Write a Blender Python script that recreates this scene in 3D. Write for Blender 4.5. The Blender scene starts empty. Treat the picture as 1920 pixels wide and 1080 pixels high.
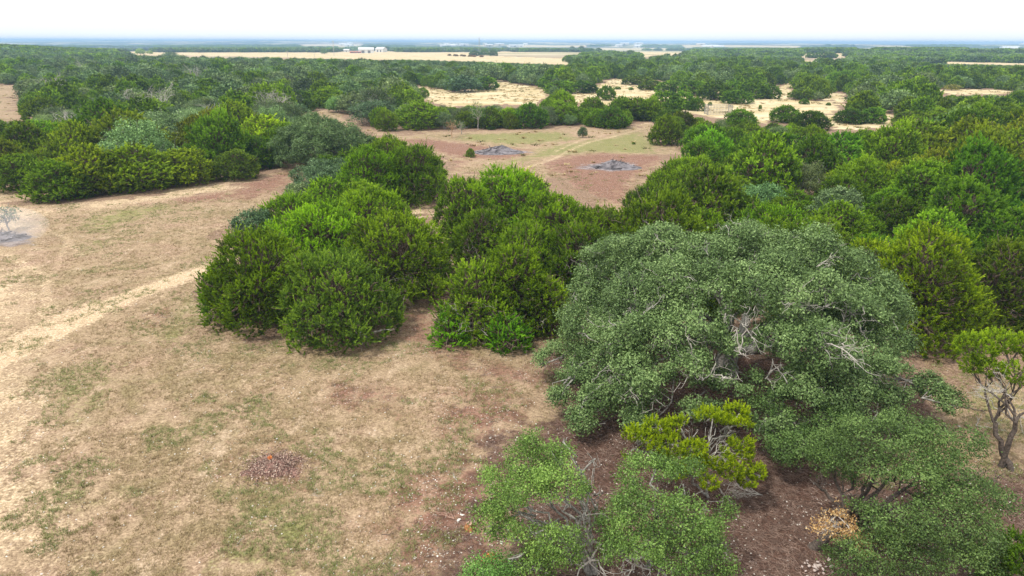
import bpy, math, random
import numpy as np
from mathutils import Vector

C = bpy.context.scene
PI = math.pi
# ------------------------------------------------------------------ camera
CAM_H = 16.0
PITCH = math.radians(19.85)
FPX = 1280.0                       # focal length in pixels of the 1920 px wide frame
ROLL = math.radians(0.16)
cd = bpy.data.cameras.new('camera')
cam = bpy.data.objects.new('camera', cd)
C.collection.objects.link(cam)
cd.sensor_width = 36.0
cd.lens = 36.0 * FPX / 1920.0
cd.clip_start = 0.1
cd.clip_end = 60000
cam.location = (0, 0, CAM_H)
from mathutils import Matrix
cam.matrix_world = (Matrix.Translation((0, 0, CAM_H)) @ Matrix.Rotation(PI / 2 - PITCH, 4, 'X') @ Matrix.Rotation(ROLL, 4, 'Z'))
C.camera = cam
# ------------------------------------------------------------------ sky, sun, exposure
SUN_EL = math.radians(58)
SUN_AZ = math.radians(-128)        # direction the light comes from, clockwise from +Y : behind and to the left
W = bpy.data.worlds.new('World')
C.world = W
W.use_nodes = True
nt = W.node_tree
nt.nodes.clear()
sky = nt.nodes.new('ShaderNodeTexSky')
sky.sky_type = 'NISHITA'
sky.sun_disc = False
sky.sun_elevation = SUN_EL
sky.sun_rotation = SUN_AZ
sky.air_density = 1.0
sky.dust_density = 3.0
sky.ozone_density = 1.0
hs = nt.nodes.new('ShaderNodeHueSaturation')
hs.inputs['Saturation'].default_value = 0.22
hs.inputs['Value'].default_value = 1.25
bg = nt.nodes.new('ShaderNodeBackground')
bg.inputs['Strength'].default_value = 0.15
ow = nt.nodes.new('ShaderNodeOutputWorld')
nt.links.new(sky.outputs[0], hs.inputs['Color'])
tcw = nt.nodes.new('ShaderNodeTexCoord')
nzw = nt.nodes.new('ShaderNodeTexNoise'); nzw.inputs['Scale'].default_value = 1.6; nzw.inputs['Detail'].default_value = 5
mpw = nt.nodes.new('ShaderNodeMapping'); mpw.inputs['Scale'].default_value = (1, 1, 3.5)
nt.links.new(tcw.outputs['Generated'], mpw.inputs[0]); nt.links.new(mpw.outputs[0], nzw.inputs['Vector'])
rpw = nt.nodes.new('ShaderNodeValToRGB')
rpw.color_ramp.elements[0].color = (6.6, 6.65, 6.75, 1); rpw.color_ramp.elements[1].color = (7.3, 7.3, 7.3, 1)
nt.links.new(nzw.outputs['Fac'], rpw.inputs[0])
mxw = nt.nodes.new('ShaderNodeMix'); mxw.data_type = 'RGBA'; mxw.inputs['Factor'].default_value = 0.97    # high thin overcast
nt.links.new(hs.outputs[0], mxw.inputs['A']); nt.links.new(rpw.outputs[0], mxw.inputs['B'])
nt.links.new(mxw.outputs['Result'], bg.inputs['Color'])
nt.links.new(bg.outputs[0], ow.inputs['Surface'])
sd = bpy.data.lights.new('sun', 'SUN')
sd.energy = 3.0
sd.angle = math.radians(6)
sd.color = (1.0, 0.95, 0.87)
sun = bpy.data.objects.new('sun', sd)
C.collection.objects.link(sun)
sdir = Vector((math.sin(SUN_AZ) * math.cos(SUN_EL), math.cos(SUN_AZ) * math.cos(SUN_EL), math.sin(SUN_EL)))
sun.rotation_euler = sdir.to_track_quat('Z', 'Y').to_euler()
C.view_settings.view_transform = 'Standard'
C.view_settings.look = 'None'
C.view_settings.gamma = 1
C.view_settings.exposure = 0.19
C.cycles.volume_bounces = 1
C.cycles.max_bounces = 5
C.cycles.diffuse_bounces = 3
C.cycles.transparent_max_bounces = 4

# ------------------------------------------------------------------ numpy helpers
def rng(seed): return np.random.default_rng(seed)

def vnoise(x, y, seed=0):
    x = np.asarray(x, float); y = np.asarray(y, float)
    xi = np.floor(x).astype(np.int64); yi = np.floor(y).astype(np.int64)
    fx = x - xi; fy = y - yi
    fx = fx * fx * (3 - 2 * fx); fy = fy * fy * (3 - 2 * fy)
    def h(a, b):
        n = (a * 374761393 + b * 668265263 + seed * 974634777) & 0x7fffffff
        n = ((n ^ (n >> 13)) * 1274126177) & 0x7fffffff
        return ((n ^ (n >> 16)) & 0xffffff) / float(0xffffff)
    return (h(xi, yi) * (1 - fx) + h(xi + 1, yi) * fx) * (1 - fy) + (h(xi, yi + 1) * (1 - fx) + h(xi + 1, yi + 1) * fx) * fy

def fbm(x, y, seed=0, o=4):
    s = 0; a = 0.5; t = 0
    for i in range(o):
        s = s + a * vnoise(x * 2 ** i, y * 2 ** i, seed + i * 17); t += a; a *= 0.5
    return s / t

def sstep(a, b, x):
    t = np.clip((x - a) / (b - a), 0, 1)
    return t * t * (3 - 2 * t)

def terr(x, y):
    x = np.asarray(x, float); y = np.asarray(y, float)
    d = np.hypot(x, y)
    z = (fbm(x * 0.12, y * 0.12, 3) - 0.5) * 0.35 * sstep(0, 30, d)
    z = z + 9.0 * np.exp(-(((x + 540) / 130) ** 2 + ((y - 640) / 140) ** 2))
    z = z + 5.0 * np.exp(-(((x - 520) / 260) ** 2 + ((y - 900) / 170) ** 2))
    far = sstep(1800, 5000, d)
    z = z + far * ((fbm(x / 2200.0, y / 1100.0, 9) - 0.42) * 42)
    z = z - 6 * sstep(1100, 1900, d) * (1 - sstep(3500, 6000, d))
    return z

def g1(px, py, z=0.0):
    """point where the sight line through pixel (px,py) meets the terrain raised by z"""
    u = px - 960.0; v = py - 540.0
    cr, sr = math.cos(ROLL), math.sin(ROLL)
    u, v = u * cr + v * sr, -u * sr + v * cr
    dx = u / FPX; dy = math.cos(PITCH) - (v / FPX) * math.sin(PITCH); dz = -math.sin(PITCH) - (v / FPX) * math.cos(PITCH)
    if dz > -0.0008: dz = -0.0008
    gz = 0.0
    for _ in range(12):
        t = (CAM_H - z - gz) / -dz
        gz = 0.5 * gz + 0.5 * float(terr(dx * t, dy * t))
    t = (CAM_H - z - gz) / -dz
    return (dx * t, dy * t)

def project(x, y, z):
    X = np.asarray(x, float); Y = np.asarray(y, float); Z = np.asarray(z, float) - CAM_H
    f = Y * math.cos(PITCH) - Z * math.sin(PITCH)
    up = Y * math.sin(PITCH) + Z * math.cos(PITCH)
    u = X / f * FPX; v = -up / f * FPX
    cr, sr = math.cos(ROLL), math.sin(ROLL)
    return 960 + u * cr - v * sr, 540 + u * sr + v * cr, f

def inpoly(px, py, poly):
    px = np.asarray(px); py = np.asarray(py)
    r = np.zeros(px.shape, bool)
    n = len(poly)
    for i in range(n):
        x0, y0 = poly[i]; x1, y1 = poly[(i + 1) % n]
        if y0 == y1: continue
        c = ((y0 > py) != (y1 > py)) & (px < (x1 - x0) * (py - y0) / (y1 - y0) + x0)
        r ^= c
    return r

def sdist(x, y, poly, closed=True):
    d = np.full(np.shape(x), 1e9)
    n = len(poly)
    for i in range(n if closed else n - 1):
        x0, y0 = poly[i]; x1, y1 = poly[(i + 1) % n]
        ex, ey = x1 - x0, y1 - y0
        t = np.clip(((x - x0) * ex + (y - y0) * ey) / (ex * ex + ey * ey + 1e-9), 0, 1)
        d = np.minimum(d, np.hypot(x - x0 - t * ex, y - y0 - t * ey))
    if closed:
        d = np.where(inpoly(x, y, poly), d, -d)
    return d

# ------------------------------------------------------------------ mesh helpers
def mesh_np(name, V, F, mat=None, attrs=None, smooth=False):
    """V (n,3), F (m,k) one polygon size"""
    me = bpy.data.meshes.new(name)
    V = np.ascontiguousarray(V, dtype=np.float32); F = np.ascontiguousarray(F, dtype=np.int32)
    me.vertices.add(len(V)); me.vertices.foreach_set('co', V.ravel())
    k = F.shape[1]
    me.loops.add(F.size); me.loops.foreach_set('vertex_index', F.ravel())
    me.polygons.add(len(F)); me.polygons.foreach_set('loop_start', np.arange(0, F.size, k, dtype=np.int32))
    me.polygons.foreach_set('use_smooth', np.full(len(F), smooth, bool))
    me.update(calc_edges=True)
    for an, (ty, arr) in (attrs or {}).items():
        a = me.attributes.new(an, ty, 'POINT')
        arr = np.ascontiguousarray(arr, dtype=np.float32)
        a.data.foreach_set('value' if ty == 'FLOAT' else 'color', arr.ravel())
    if mat: me.materials.append(mat)
    return me

def link(name, data, parent=None, loc=None):
    o = bpy.data.objects.new(name, data)
    C.collection.objects.link(o)
    if parent: o.parent = parent
    if loc: o.location = loc
    return o

def tag(o, label=None, cat=None, group=None, kind=None):
    if label: o['label'] = label
    if cat: o['category'] = cat
    if group: o['group'] = group
    if kind: o['kind'] = kind
    return o

def unit(a):
    return a / np.maximum(np.linalg.norm(a, axis=-1, keepdims=True), 1e-9)

def tubes(lines, sides=6):
    """lines: list of (points (n,3), radii (n,)) -> V, F quads"""
    Vs = []; Fs = []; off = 0
    ang = np.linspace(0, 2 * PI, sides, endpoint=False)
    for P, R in lines:
        P = np.asarray(P, float); R = np.asarray(R, float); n = len(P)
        T = unit(np.gradient(P, axis=0))
        ref = np.array([0.31, 0.17, 0.93]); 
        A = unit(np.cross(T, ref)); B = np.cross(T, A)
        ring = P[:, None] + R[:, None, None] * (np.cos(ang)[None, :, None] * A[:, None] + np.sin(ang)[None, :, None] * B[:, None])
        Vs.append(ring.reshape(-1, 3))
        i = np.arange(n - 1)[:, None] * sides; j = np.arange(sides)[None]; j2 = (j + 1) % sides
        Fs.append(np.stack([i + j, i + j2, i + sides + j2, i + sides + j], -1).reshape(-1, 4) + off)
        off += n * sides
    return np.concatenate(Vs), np.concatenate(Fs)

def limb(r, a, b, r0, r1, n=7, wob=0.12, sag=0.0):
    a = np.asarray(a, float); b = np.asarray(b, float)
    L = np.linalg.norm(b - a)
    t = np.linspace(0, 1, n)[:, None]
    P = a + (b - a) * t
    w = r.normal(0, wob * L * 0.35, (n, 3)); w[0] = 0; w[-1] *= 0.4
    P = P + w * np.sqrt(t) + np.array([0, 0, 1]) * (np.sin(t * PI) * sag * L)
    return P, r0 + (r1 - r0) * t[:, 0] ** 0.8

def twig_sprays(r, pts, dirs, length, rad, forks=3):
    """bare crooked twigs: each forks a few times"""
    out = []
    for p, d in zip(pts, dirs):
        L = length * r.uniform(0.6, 1.3)
        e = p + unit(d + r.normal(0, 0.35, 3)) * L
        P, R = limb(r, p, e, rad, rad * 0.45, 5, 0.3)
        out.append((P, R))
        for _ in range(forks):
            k = r.integers(1, 5)
            q = P[k]; dd = unit(unit(P[k] - P[k - 1]) + r.normal(0, 0.6, 3))
            e2 = q + dd * L * r.uniform(0.35, 0.7)
            P2, R2 = limb(r, q, e2, R[k] * 0.7, rad * 0.25, 4, 0.35)
            out.append((P2, R2))
            if r.random() < 0.6:
                out.append(limb(r, P2[2], P2[2] + unit(dd + r.normal(0, 0.8, 3)) * L * 0.3, R2[2] * 0.7, rad * 0.2, 3, 0.3))
    return out

# ------------------------------------------------------------------ materials
def new_mat(name):
    m = bpy.data.materials.new(name); m.use_nodes = True
    m.node_tree.nodes.clear()
    return m, m.node_tree.nodes, m.node_tree.links

def N(ns, t, **kw):
    n = ns.new(t)
    for k, v in kw.items(): setattr(n, k, v)
    return n

def leaf_mat(name, dark, mid, light, hue_var=0.03, val_var=0.25, rough=0.55, transl=0.25, sat=1.0):
    m, ns, lk = new_mat(name)
    at = N(ns, 'ShaderNodeAttribute', attribute_name='v')
    rp = ns.new('ShaderNodeValToRGB')
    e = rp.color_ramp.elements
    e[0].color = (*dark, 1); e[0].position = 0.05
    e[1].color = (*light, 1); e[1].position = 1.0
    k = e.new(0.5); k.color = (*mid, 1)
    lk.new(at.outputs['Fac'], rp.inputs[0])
    oi = ns.new('ShaderNodeObjectInfo')
    h = ns.new('ShaderNodeHueSaturation'); h.inputs['Saturation'].default_value = sat
    mr = N(ns, 'ShaderNodeMapRange'); mr.inputs['To Min'].default_value = 0.5 - hue_var; mr.inputs['To Max'].default_value = 0.5 + hue_var
    mv = N(ns, 'ShaderNodeMapRange'); mv.inputs['To Min'].default_value = 1 - val_var; mv.inputs['To Max'].default_value = 1 + val_var
    mul = N(ns, 'ShaderNodeMath', operation='MULTIPLY'); mul.inputs[1].default_value = 7.31
    fr = N(ns, 'ShaderNodeMath', operation='FRACT')
    lk.new(oi.outputs['Random'], mr.inputs['Value'])
    lk.new(oi.outputs['Random'], mul.inputs[0]); lk.new(mul.outputs[0], fr.inputs[0]); lk.new(fr.outputs[0], mv.inputs['Value'])
    lk.new(mr.outputs[0], h.inputs['Hue']); lk.new(mv.outputs[0], h.inputs['Value'])
    lk.new(rp.outputs[0], h.inputs['Color'])
    mx = N(ns, 'ShaderNodeMix', data_type='RGBA', blend_type='MULTIPLY'); mx.inputs['Factor'].default_value = 1
    lk.new(h.outputs[0], mx.inputs['A']); lk.new(oi.outputs['Color'], mx.inputs['B'])
    p = ns.new('ShaderNodeBsdfPrincipled'); p.inputs['Roughness'].default_value = rough
    p.inputs['Specular IOR Level'].default_value = 0.3
    lk.new(mx.outputs['Result'], p.inputs['Base Color'])
    tr = ns.new('ShaderNodeBsdfTranslucent'); lk.new(mx.outputs['Result'], tr.inputs['Color'])
    ms = ns.new('ShaderNodeMixShader'); ms.inputs[0].default_value = transl
    lk.new(p.outputs[0], ms.inputs[1]); lk.new(tr.outputs[0], ms.inputs[2])
    o = ns.new('ShaderNodeOutputMaterial'); lk.new(ms.outputs[0], o.inputs['Surface'])
    return m

def plain_mat(name, c1, c2, scale=8.0, rough=0.85, bump=0.0, metallic=0.0):
    m, ns, lk = new_mat(name)
    tc = ns.new('ShaderNodeTexCoord')
    nz = ns.new('ShaderNodeTexNoise'); nz.inputs['Scale'].default_value = scale; nz.inputs['Detail'].default_value = 6
    lk.new(tc.outputs['Object'], nz.inputs['Vector'])
    rp = ns.new('ShaderNodeValToRGB'); rp.color_ramp.elements[0].color = (*c1, 1); rp.color_ramp.elements[1].color = (*c2, 1)
    rp.color_ramp.elements[0].position = 0.35; rp.color_ramp.elements[1].position = 0.65
    lk.new(nz.outputs['Fac'], rp.inputs[0])
    p = ns.new('ShaderNodeBsdfPrincipled'); p.inputs['Roughness'].default_value = rough; p.inputs['Metallic'].default_value = metallic
    lk.new(rp.outputs[0], p.inputs['Base Color'])
    if bump:
        b = ns.new('ShaderNodeBump'); b.inputs['Strength'].default_value = bump; b.inputs['Distance'].default_value = 0.05
        lk.new(nz.outputs['Fac'], b.inputs['Height']); lk.new(b.outputs[0], p.inputs['Normal'])
    o = ns.new('ShaderNodeOutputMaterial'); lk.new(p.outputs[0], o.inputs['Surface'])
    return m

M = {}
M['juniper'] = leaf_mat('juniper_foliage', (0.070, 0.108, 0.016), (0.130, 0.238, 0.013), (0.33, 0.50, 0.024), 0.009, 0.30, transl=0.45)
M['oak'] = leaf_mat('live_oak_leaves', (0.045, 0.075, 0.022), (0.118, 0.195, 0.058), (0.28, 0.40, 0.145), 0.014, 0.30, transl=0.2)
M['brown_leaf'] = leaf_mat('dead_orange_leaves', (0.32, 0.16, 0.06), (0.62, 0.38, 0.15), (0.80, 0.60, 0.32), 0.01, 0.1)
M['bark_dark'] = plain_mat('dark_bark', (0.05, 0.038, 0.03), (0.14, 0.11, 0.09), 14, 0.9, 0.6)
M['bark_grey'] = plain_mat('grey_bark', (0.16, 0.15, 0.13), (0.42, 0.40, 0.36), 10, 0.9, 0.5)
M['bark_juniper'] = plain_mat('brown_juniper_bark', (0.09, 0.062, 0.042), (0.22, 0.165, 0.12), 10, 0.9, 0.5)
M['bark_pale'] = plain_mat('weathered_pale_wood', (0.34, 0.31, 0.27), (0.62, 0.58, 0.52), 8, 0.85, 0.3)
M['wood_red'] = plain_mat('reddish_cut_wood', (0.30, 0.16, 0.11), (0.55, 0.38, 0.30), 9, 0.85)

# ------------------------------------------------------------------ foliage builders
def tuft_mesh(P, D, L, k, bl, bw, spread, r, vbase, tipv=0.35):
    """k narrow blades per tuft"""
    n = len(P)
    t = r.random((n, k, 1))
    base = P[:, None] + D[:, None] * (L[:, None, None] * t)
    d = unit(D[:, None] + r.normal(0, 1, (n, k, 3)) * spread * (1.15 - 0.6 * t))
    ln = bl * r.uniform(0.6, 1.25, (n, k, 1)) * (1.1 - 0.4 * t)
    side = unit(np.cross(d, r.normal(0, 1, (n, k, 3)))) * (bw * 0.5) * r.uniform(0.7, 1.3, (n, k, 1))
    tip = base + d * ln
    mid = base + d * ln * 0.35
    V = np.stack([base, mid + side, tip, mid - side], 2).reshape(-1, 3)
    F = np.arange(n * k * 4).reshape(-1, 4)
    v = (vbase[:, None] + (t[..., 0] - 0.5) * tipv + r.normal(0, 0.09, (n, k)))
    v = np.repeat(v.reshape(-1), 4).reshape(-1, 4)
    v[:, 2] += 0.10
    return V, F, np.clip(v, 0, 1).reshape(-1)

def leaf_quads(P, Nrm, size, r, v, nb=1.15):
    n = len(P)
    nn = unit(Nrm * nb + r.normal(0, 1, (n, 3)) * 0.75)
    a = unit(np.cross(nn, r.normal(0, 1, (n, 3)))); b = np.cross(nn, a)
    s = size * r.uniform(0.6, 1.35, (n, 1))
    V = np.stack([P - a * s * 0.55, P + b * s * 0.30, P + a * s * 0.55, P - b * s * 0.30], 1).reshape(-1, 3)
    F = np.arange(n * 4).reshape(-1, 4)
    return V, F, np.repeat(np.clip(v, 0, 1), 4)

def sphere_pts(r, n):
    return unit(r.normal(0, 1, (n, 3)))

def lobes_dome(r, R, h, n, lr, skirt=0.0, profile=2.0):
    """lobe centres spread over a dome of radius R (x,y) and height h"""
    cs = []; rs = []
    i = np.arange(n)
    zf = (i + 0.5) / n
    ga = i * 2.399963 + r.uniform(0, 6)
    for k in range(n):
        z = zf[k]
        rad = (1 - z ** profile) ** 0.5
        if z < 0.15: rad *= 0.93
        q = r.uniform(0.74, 1.14)
        l = lr * r.uniform(0.62, 1.38)
        cs.append([(R - l * 0.75) * rad * q * math.cos(ga[k]), (R - l * 0.75) * rad * q * math.sin(ga[k]), skirt + l * 0.45 + z * (h - skirt - l * 1.2) * r.uniform(0.84, 1.10)])
        rs.append(l)
    # filling lobes inside the top
    for k in range(max(2, n // 5)):
        l = lr * r.uniform(0.9, 1.3); a = r.uniform(0, 2 * PI); q = r.uniform(0, 0.4) * R
        cs.append([q * math.cos(a), q * math.sin(a), h - l * 1.05 - 0.25 * q]); rs.append(l)
    return np.array(cs), np.array(rs)

def shell_points(r, cs, rs, dens, squash=0.85, keep_in=0.0, zmin=0.05, bottom=0.35):
    """points on the outer surface of the union of lobes"""
    area = 4 * PI * rs ** 2
    cnt = np.maximum(3, (area * dens).astype(int))
    idx = np.repeat(np.arange(len(cs)), cnt)
    d = sphere_pts(r, len(idx))
    P = cs[idx] + d * rs[idx][:, None] * np.array([1, 1, squash]) * r.uniform(0.86, 1.04, (len(idx), 1))
    inside = np.zeros(len(idx), bool)
    for k in range(len(cs)):
        q = np.linalg.norm((P - cs[k]) / np.array([1, 1, squash]), axis=1) < rs[k] * 0.86
        inside |= q & (idx != k)
    keep = (~inside | (r.random(len(idx)) < keep_in)) & (P[:, 2] > zmin) & ((d[:, 2] > -0.45) | (r.random(len(idx)) < bottom))
    return P[keep], d[keep], idx[keep]

def juniper_crown(seed, R, h, lod=0, open_=0.0, vshift=0.0, nl=None):
    r = rng(seed)
    lr = max(0.6, 0.20 * R + 0.22) * (1.0 if lod < 2 else 1.2)
    n = nl or int(np.clip(2.4 * (R / lr) ** 2 * (0.6 + 0.5 * h / (R + 1)) + 6, 9, 80))
    cs, rs = lobes_dome(r, R, h, n, lr, 0.0, 2.2)
    lobe_v = r.uniform(0.25, 0.70, len(cs))
    if lod < 2:      # small plumes standing out of the main masses
        i3 = np.repeat(np.arange(len(cs)), 3); dd = sphere_pts(r, len(i3)); dd[:, 2] = np.abs(dd[:, 2]) * 0.9
        out = unit(cs[i3] * np.array([1, 1, 0.3]) + 1e-6); dd = unit(dd + out * 0.6 + np.array([0, 0, .35]))
        pr = r.uniform(0.24, 0.48, len(i3)) * rs[i3]
        pc = cs[i3] + dd * rs[i3][:, None] * 1.0
        cs = np.concatenate([cs, pc]); rs = np.concatenate([rs, pr]); lobe_v = np.concatenate([lobe_v, np.clip(lobe_v[i3] + r.uniform(-0.08, 0.28, len(i3)), 0, 1)])
    dens, k, bl, bw, TL = [(15.0, 30, 0.15, 0.050, 0.38), (9.0, 18, 0.24, 0.10, 0.42), (4.6, 8, 0.46, 0.25, 0.5), (1.4, 5, 1.1, 0.62, 0.6)][lod]
    P, d, idx = shell_points(r, cs, rs, dens)
    if open_ > 0:
        hole = vnoise(P[:, 0] * 0.9 + 7 + seed, P[:, 2] * 0.9 + P[:, 1] * 0.6, seed) < open_
        P, d, idx = P[~hole], d[~hole], idx[~hole]
    D = unit(d * 0.80 + np.array([0, 0, 0.7]) + r.normal(0, 0.32, d.shape))
    L = TL * r.uniform(0.5, 1.35, len(P)) * (1 + 1.1 * (r.random(len(P)) < 0.09))
    P = P - D * (0.35 * TL)
    vb = lobe_v[idx] + 0.17 * r.normal(0, 1, len(P)) + vshift
    V, F, v = tuft_mesh(P, D, L, k, bl, bw, 0.46, r, vb, 0.45)
    V[:, 2] = np.maximum(V[:, 2], 0.02)
    return V, F, v, cs, rs

def oak_crown(seed, cs, rs, dens, size, cl=14, csize=0.22, vshift=0.0, bottom=0.35, squash=0.85, keep_in=0.05, holes=0.0, zmin=0.3, sub=0):
    """leaf clusters on the lobes; cl leaves a cluster"""
    r = rng(seed)
    if sub:
        i3 = np.repeat(np.arange(len(cs)), sub); dd = sphere_pts(r, len(i3)); dd[:, 2] = np.abs(dd[:, 2]) - .1
        pr = r.uniform(0.30, 0.52, len(i3)) * rs[i3]
        pc = cs[i3] + dd * (rs[i3] * 0.80)[:, None]
        cs = np.concatenate([cs, pc]); rs = np.concatenate([rs * 0.88, pr])
    P, d, idx = shell_points(r, cs, rs, dens, squash, keep_in, zmin, bottom)
    if holes > 0:
        hole = fbm(P[:, 0] * 0.7 + seed, P[:, 2] * 0.9 + P[:, 1] * 0.7, seed, 2) < holes
        P, d, idx = P[~hole], d[~hole], idx[~hole]
    lobe_v = r.uniform(0.24, 0.66, len(cs))
    depth = r.uniform(-0.35, 0.12, (len(P), 1)) * np.minimum(1.0, rs[idx][:, None])
    P = P + d * depth
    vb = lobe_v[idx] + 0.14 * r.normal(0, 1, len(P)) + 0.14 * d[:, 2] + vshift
    n = len(P)
    Q = (P[:, None] + r.normal(0, csize, (n, cl, 3)) * np.array([1, 1, 0.7])).reshape(-1, 3)
    nn = np.repeat(unit(d + np.array([0, 0, 0.5])), cl, 0)
    vv = np.repeat(vb, cl) + r.normal(0, 0.17, n * cl)
    return leaf_quads(Q, nn, size, r, vv)

def trunk_lines(r, cs, base_r, h, stems=1, share=0.7, rad1=0.03):
    out = []
    n = len(cs)
    for s in range(stems):
        a = r.uniform(0, 2 * PI)
        b0 = np.array([math.cos(a), math.sin(a), 0]) * (0.25 * base_r * 4 if stems > 1 else 0)
        fork = b0 * 1.6 + np.array([r.normal(0, 0.15), r.normal(0, 0.15), h * r.uniform(0.22, 0.35)])
        out.append(limb(r, b0 - np.array([0, 0, 0.15]), fork, base_r, base_r * 0.72, 6, 0.12))
        mine = [k for k in range(n) if k % stems == s and r.random() < share]
        for k in mine:
            P, R = limb(r, fork, cs[k], base_r * 0.42, rad1, 7, 0.16, 0.05)
            out.append((P, R))
            for _ in range(2):
                j = r.integers(3, 6)
                e = P[j] + unit(P[j] - P[0] + r.normal(0, 1, 3) * 0.8) * r.uniform(0.5, 1.1)
                out.append(limb(r, P[j], e, R[j] * 0.6, rad1 * 0.5, 4, 0.25))
    return out

# ------------------------------------------------------------------ prototypes
def proto_juniper(seed, R, h, lod, **kw):
    V, F, v, cs, rs = juniper_crown(seed, R, h, lod, **kw)
    me = mesh_np('juniper_crown', V, F, M['juniper'], {'v': ('FLOAT', v)})
    r = rng(seed + 5)
    tv, tf = tubes(trunk_lines(r, cs, 0.13, h, 3, 0.5), 5 if lod < 2 else 3)
    tr = mesh_np('juniper_trunk', tv, tf, M['bark_juniper'], smooth=True)
    return me, tr, R, h

def proto_oak(seed, R, h, lod, holes=0.0, vshift=0.0):
    r = rng(seed)
    lr = 0.26 * R + 0.25
    cs, rs = lobes_dome(r, R, h, int(np.clip(2.3 * (R / lr) ** 2, 10, 40)), lr, h * 0.16, 2.4)
    dens, size, cl, cz = [(11, 0.11, 12, 0.2), (5.5, 0.18, 9, 0.25), (2.4, 0.42, 6, 0.35), (1.3, 0.95, 3, 0.5)][lod]
    V, F, v = oak_crown(seed, cs, rs, dens, size, cl, cz, vshift, holes=holes, sub=4 if lod < 2 else 0)
    me = mesh_np('oak_crown', V, F, M['oak'], {'v': ('FLOAT', v)})
    L = trunk_lines(r, cs, 0.2, h, 2, 0.6)
    if lod < 2:
        P, d, _ = shell_points(r, cs, rs * 0.97, 0.12)
        L += twig_sprays(r, P[:40], d[:40], 0.8, 0.022, 2)
    tv, tf = tubes(L, 5 if lod < 2 else 3)
    tr = mesh_np('oak_trunk', tv, tf, M['bark_grey'], smooth=True)
    return me, tr, R, h

def dead_tree_mesh(seed, h, R, rad=0.16):
    r = rng(seed)
    L = []
    fork = np.array([0, 0, h * 0.3])
    L.append(limb(r, (0, 0, -0.1), fork, rad, rad * 0.75, 5, 0.1))
    for k in range(9):
        a = r.uniform(0, 2 * PI); q = r.uniform(0.3, 1) * R
        e = np.array([q * math.cos(a), q * math.sin(a), h * r.uniform(0.6, 1.0)])
        P, Rr = limb(r, fork, e, rad * 0.55, rad * 0.16, 7, 0.2, 0.05)
        L.append((P, Rr))
        pts = P[[3, 4, 5, 6]]; ds = unit(P[[3, 4, 5, 6]] - P[[2, 3, 4, 5]])
        L += twig_sprays(r, pts, ds, h * 0.22, rad * 0.22, 3)
    return tubes(L, 4)

PJ = {0: [proto_juniper(100 + i, R, h, 0) for i, (R, h) in enumerate([(3.0, 4.6), (3.4, 4.8), (2.6, 4.4), (3.1, 5.2)])],
      1: [proto_juniper(120 + i, R, h, 1) for i, (R, h) in enumerate([(3.0, 4.6), (3.4, 4.8), (2.6, 4.4), (3.1, 5.2)])],
      2: [proto_juniper(140 + i, R, h, 2) for i, (R, h) in enumerate([(3.0, 4.6), (3.6, 4.8), (2.7, 4.6)])],
      3: [proto_juniper(160 + i, R, h, 3) for i, (R, h) in enumerate([(3.0, 4.6), (3.9, 4.8)])]}
PO = {0: [proto_oak(200 + i, R, h, 0) for i, (R, h) in enumerate([(3.6, 5.4), (3.0, 5.0)])],
      1: [proto_oak(220 + i, R, h, 1) for i, (R, h) in enumerate([(3.8, 5.4), (3.1, 5.2), (3.4, 5.8)])],
      2: [proto_oak(240 + i, R, h, 2) for i, (R, h) in enumerate([(3.8, 5.4), (3.2, 5.4)])],
      3: [proto_oak(260 + i, R, h, 3) for i, (R, h) in enumerate([(3.8, 5.6), (4.3, 5.4)])]}

def lod_of(d): return 0 if d < 58 else 1 if d < 165 else 2 if d < 600 else 3

def place_tree(kind, x, y, R, h, label, group=None, tint=(1, 1, 1), rz=0.0, name=None, cat='tree', lod=None, ry=None, pick=None):
    d = math.hypot(x, y)
    l = lod_of(d) if lod is None else lod
    pool = (PJ if kind == 'J' else PO)[l]
    me, tr, R0, h0 = pool[(pick if pick is not None else random.randrange(99)) % len(pool)]
    root = link(name or ('juniper_tree' if kind == 'J' else 'live_oak_tree'), None, None, (x, y, float(terr(x, y)) - 0.03))
    root.rotation_euler.z = rz
    root.scale = (R / R0, (ry or R) / R0, h / h0)
    tag(root, label, cat, group)
    c = link('crown', me, root); c.color = (*tint, 1)
    t = link('trunk', tr, root)
    return root

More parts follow.
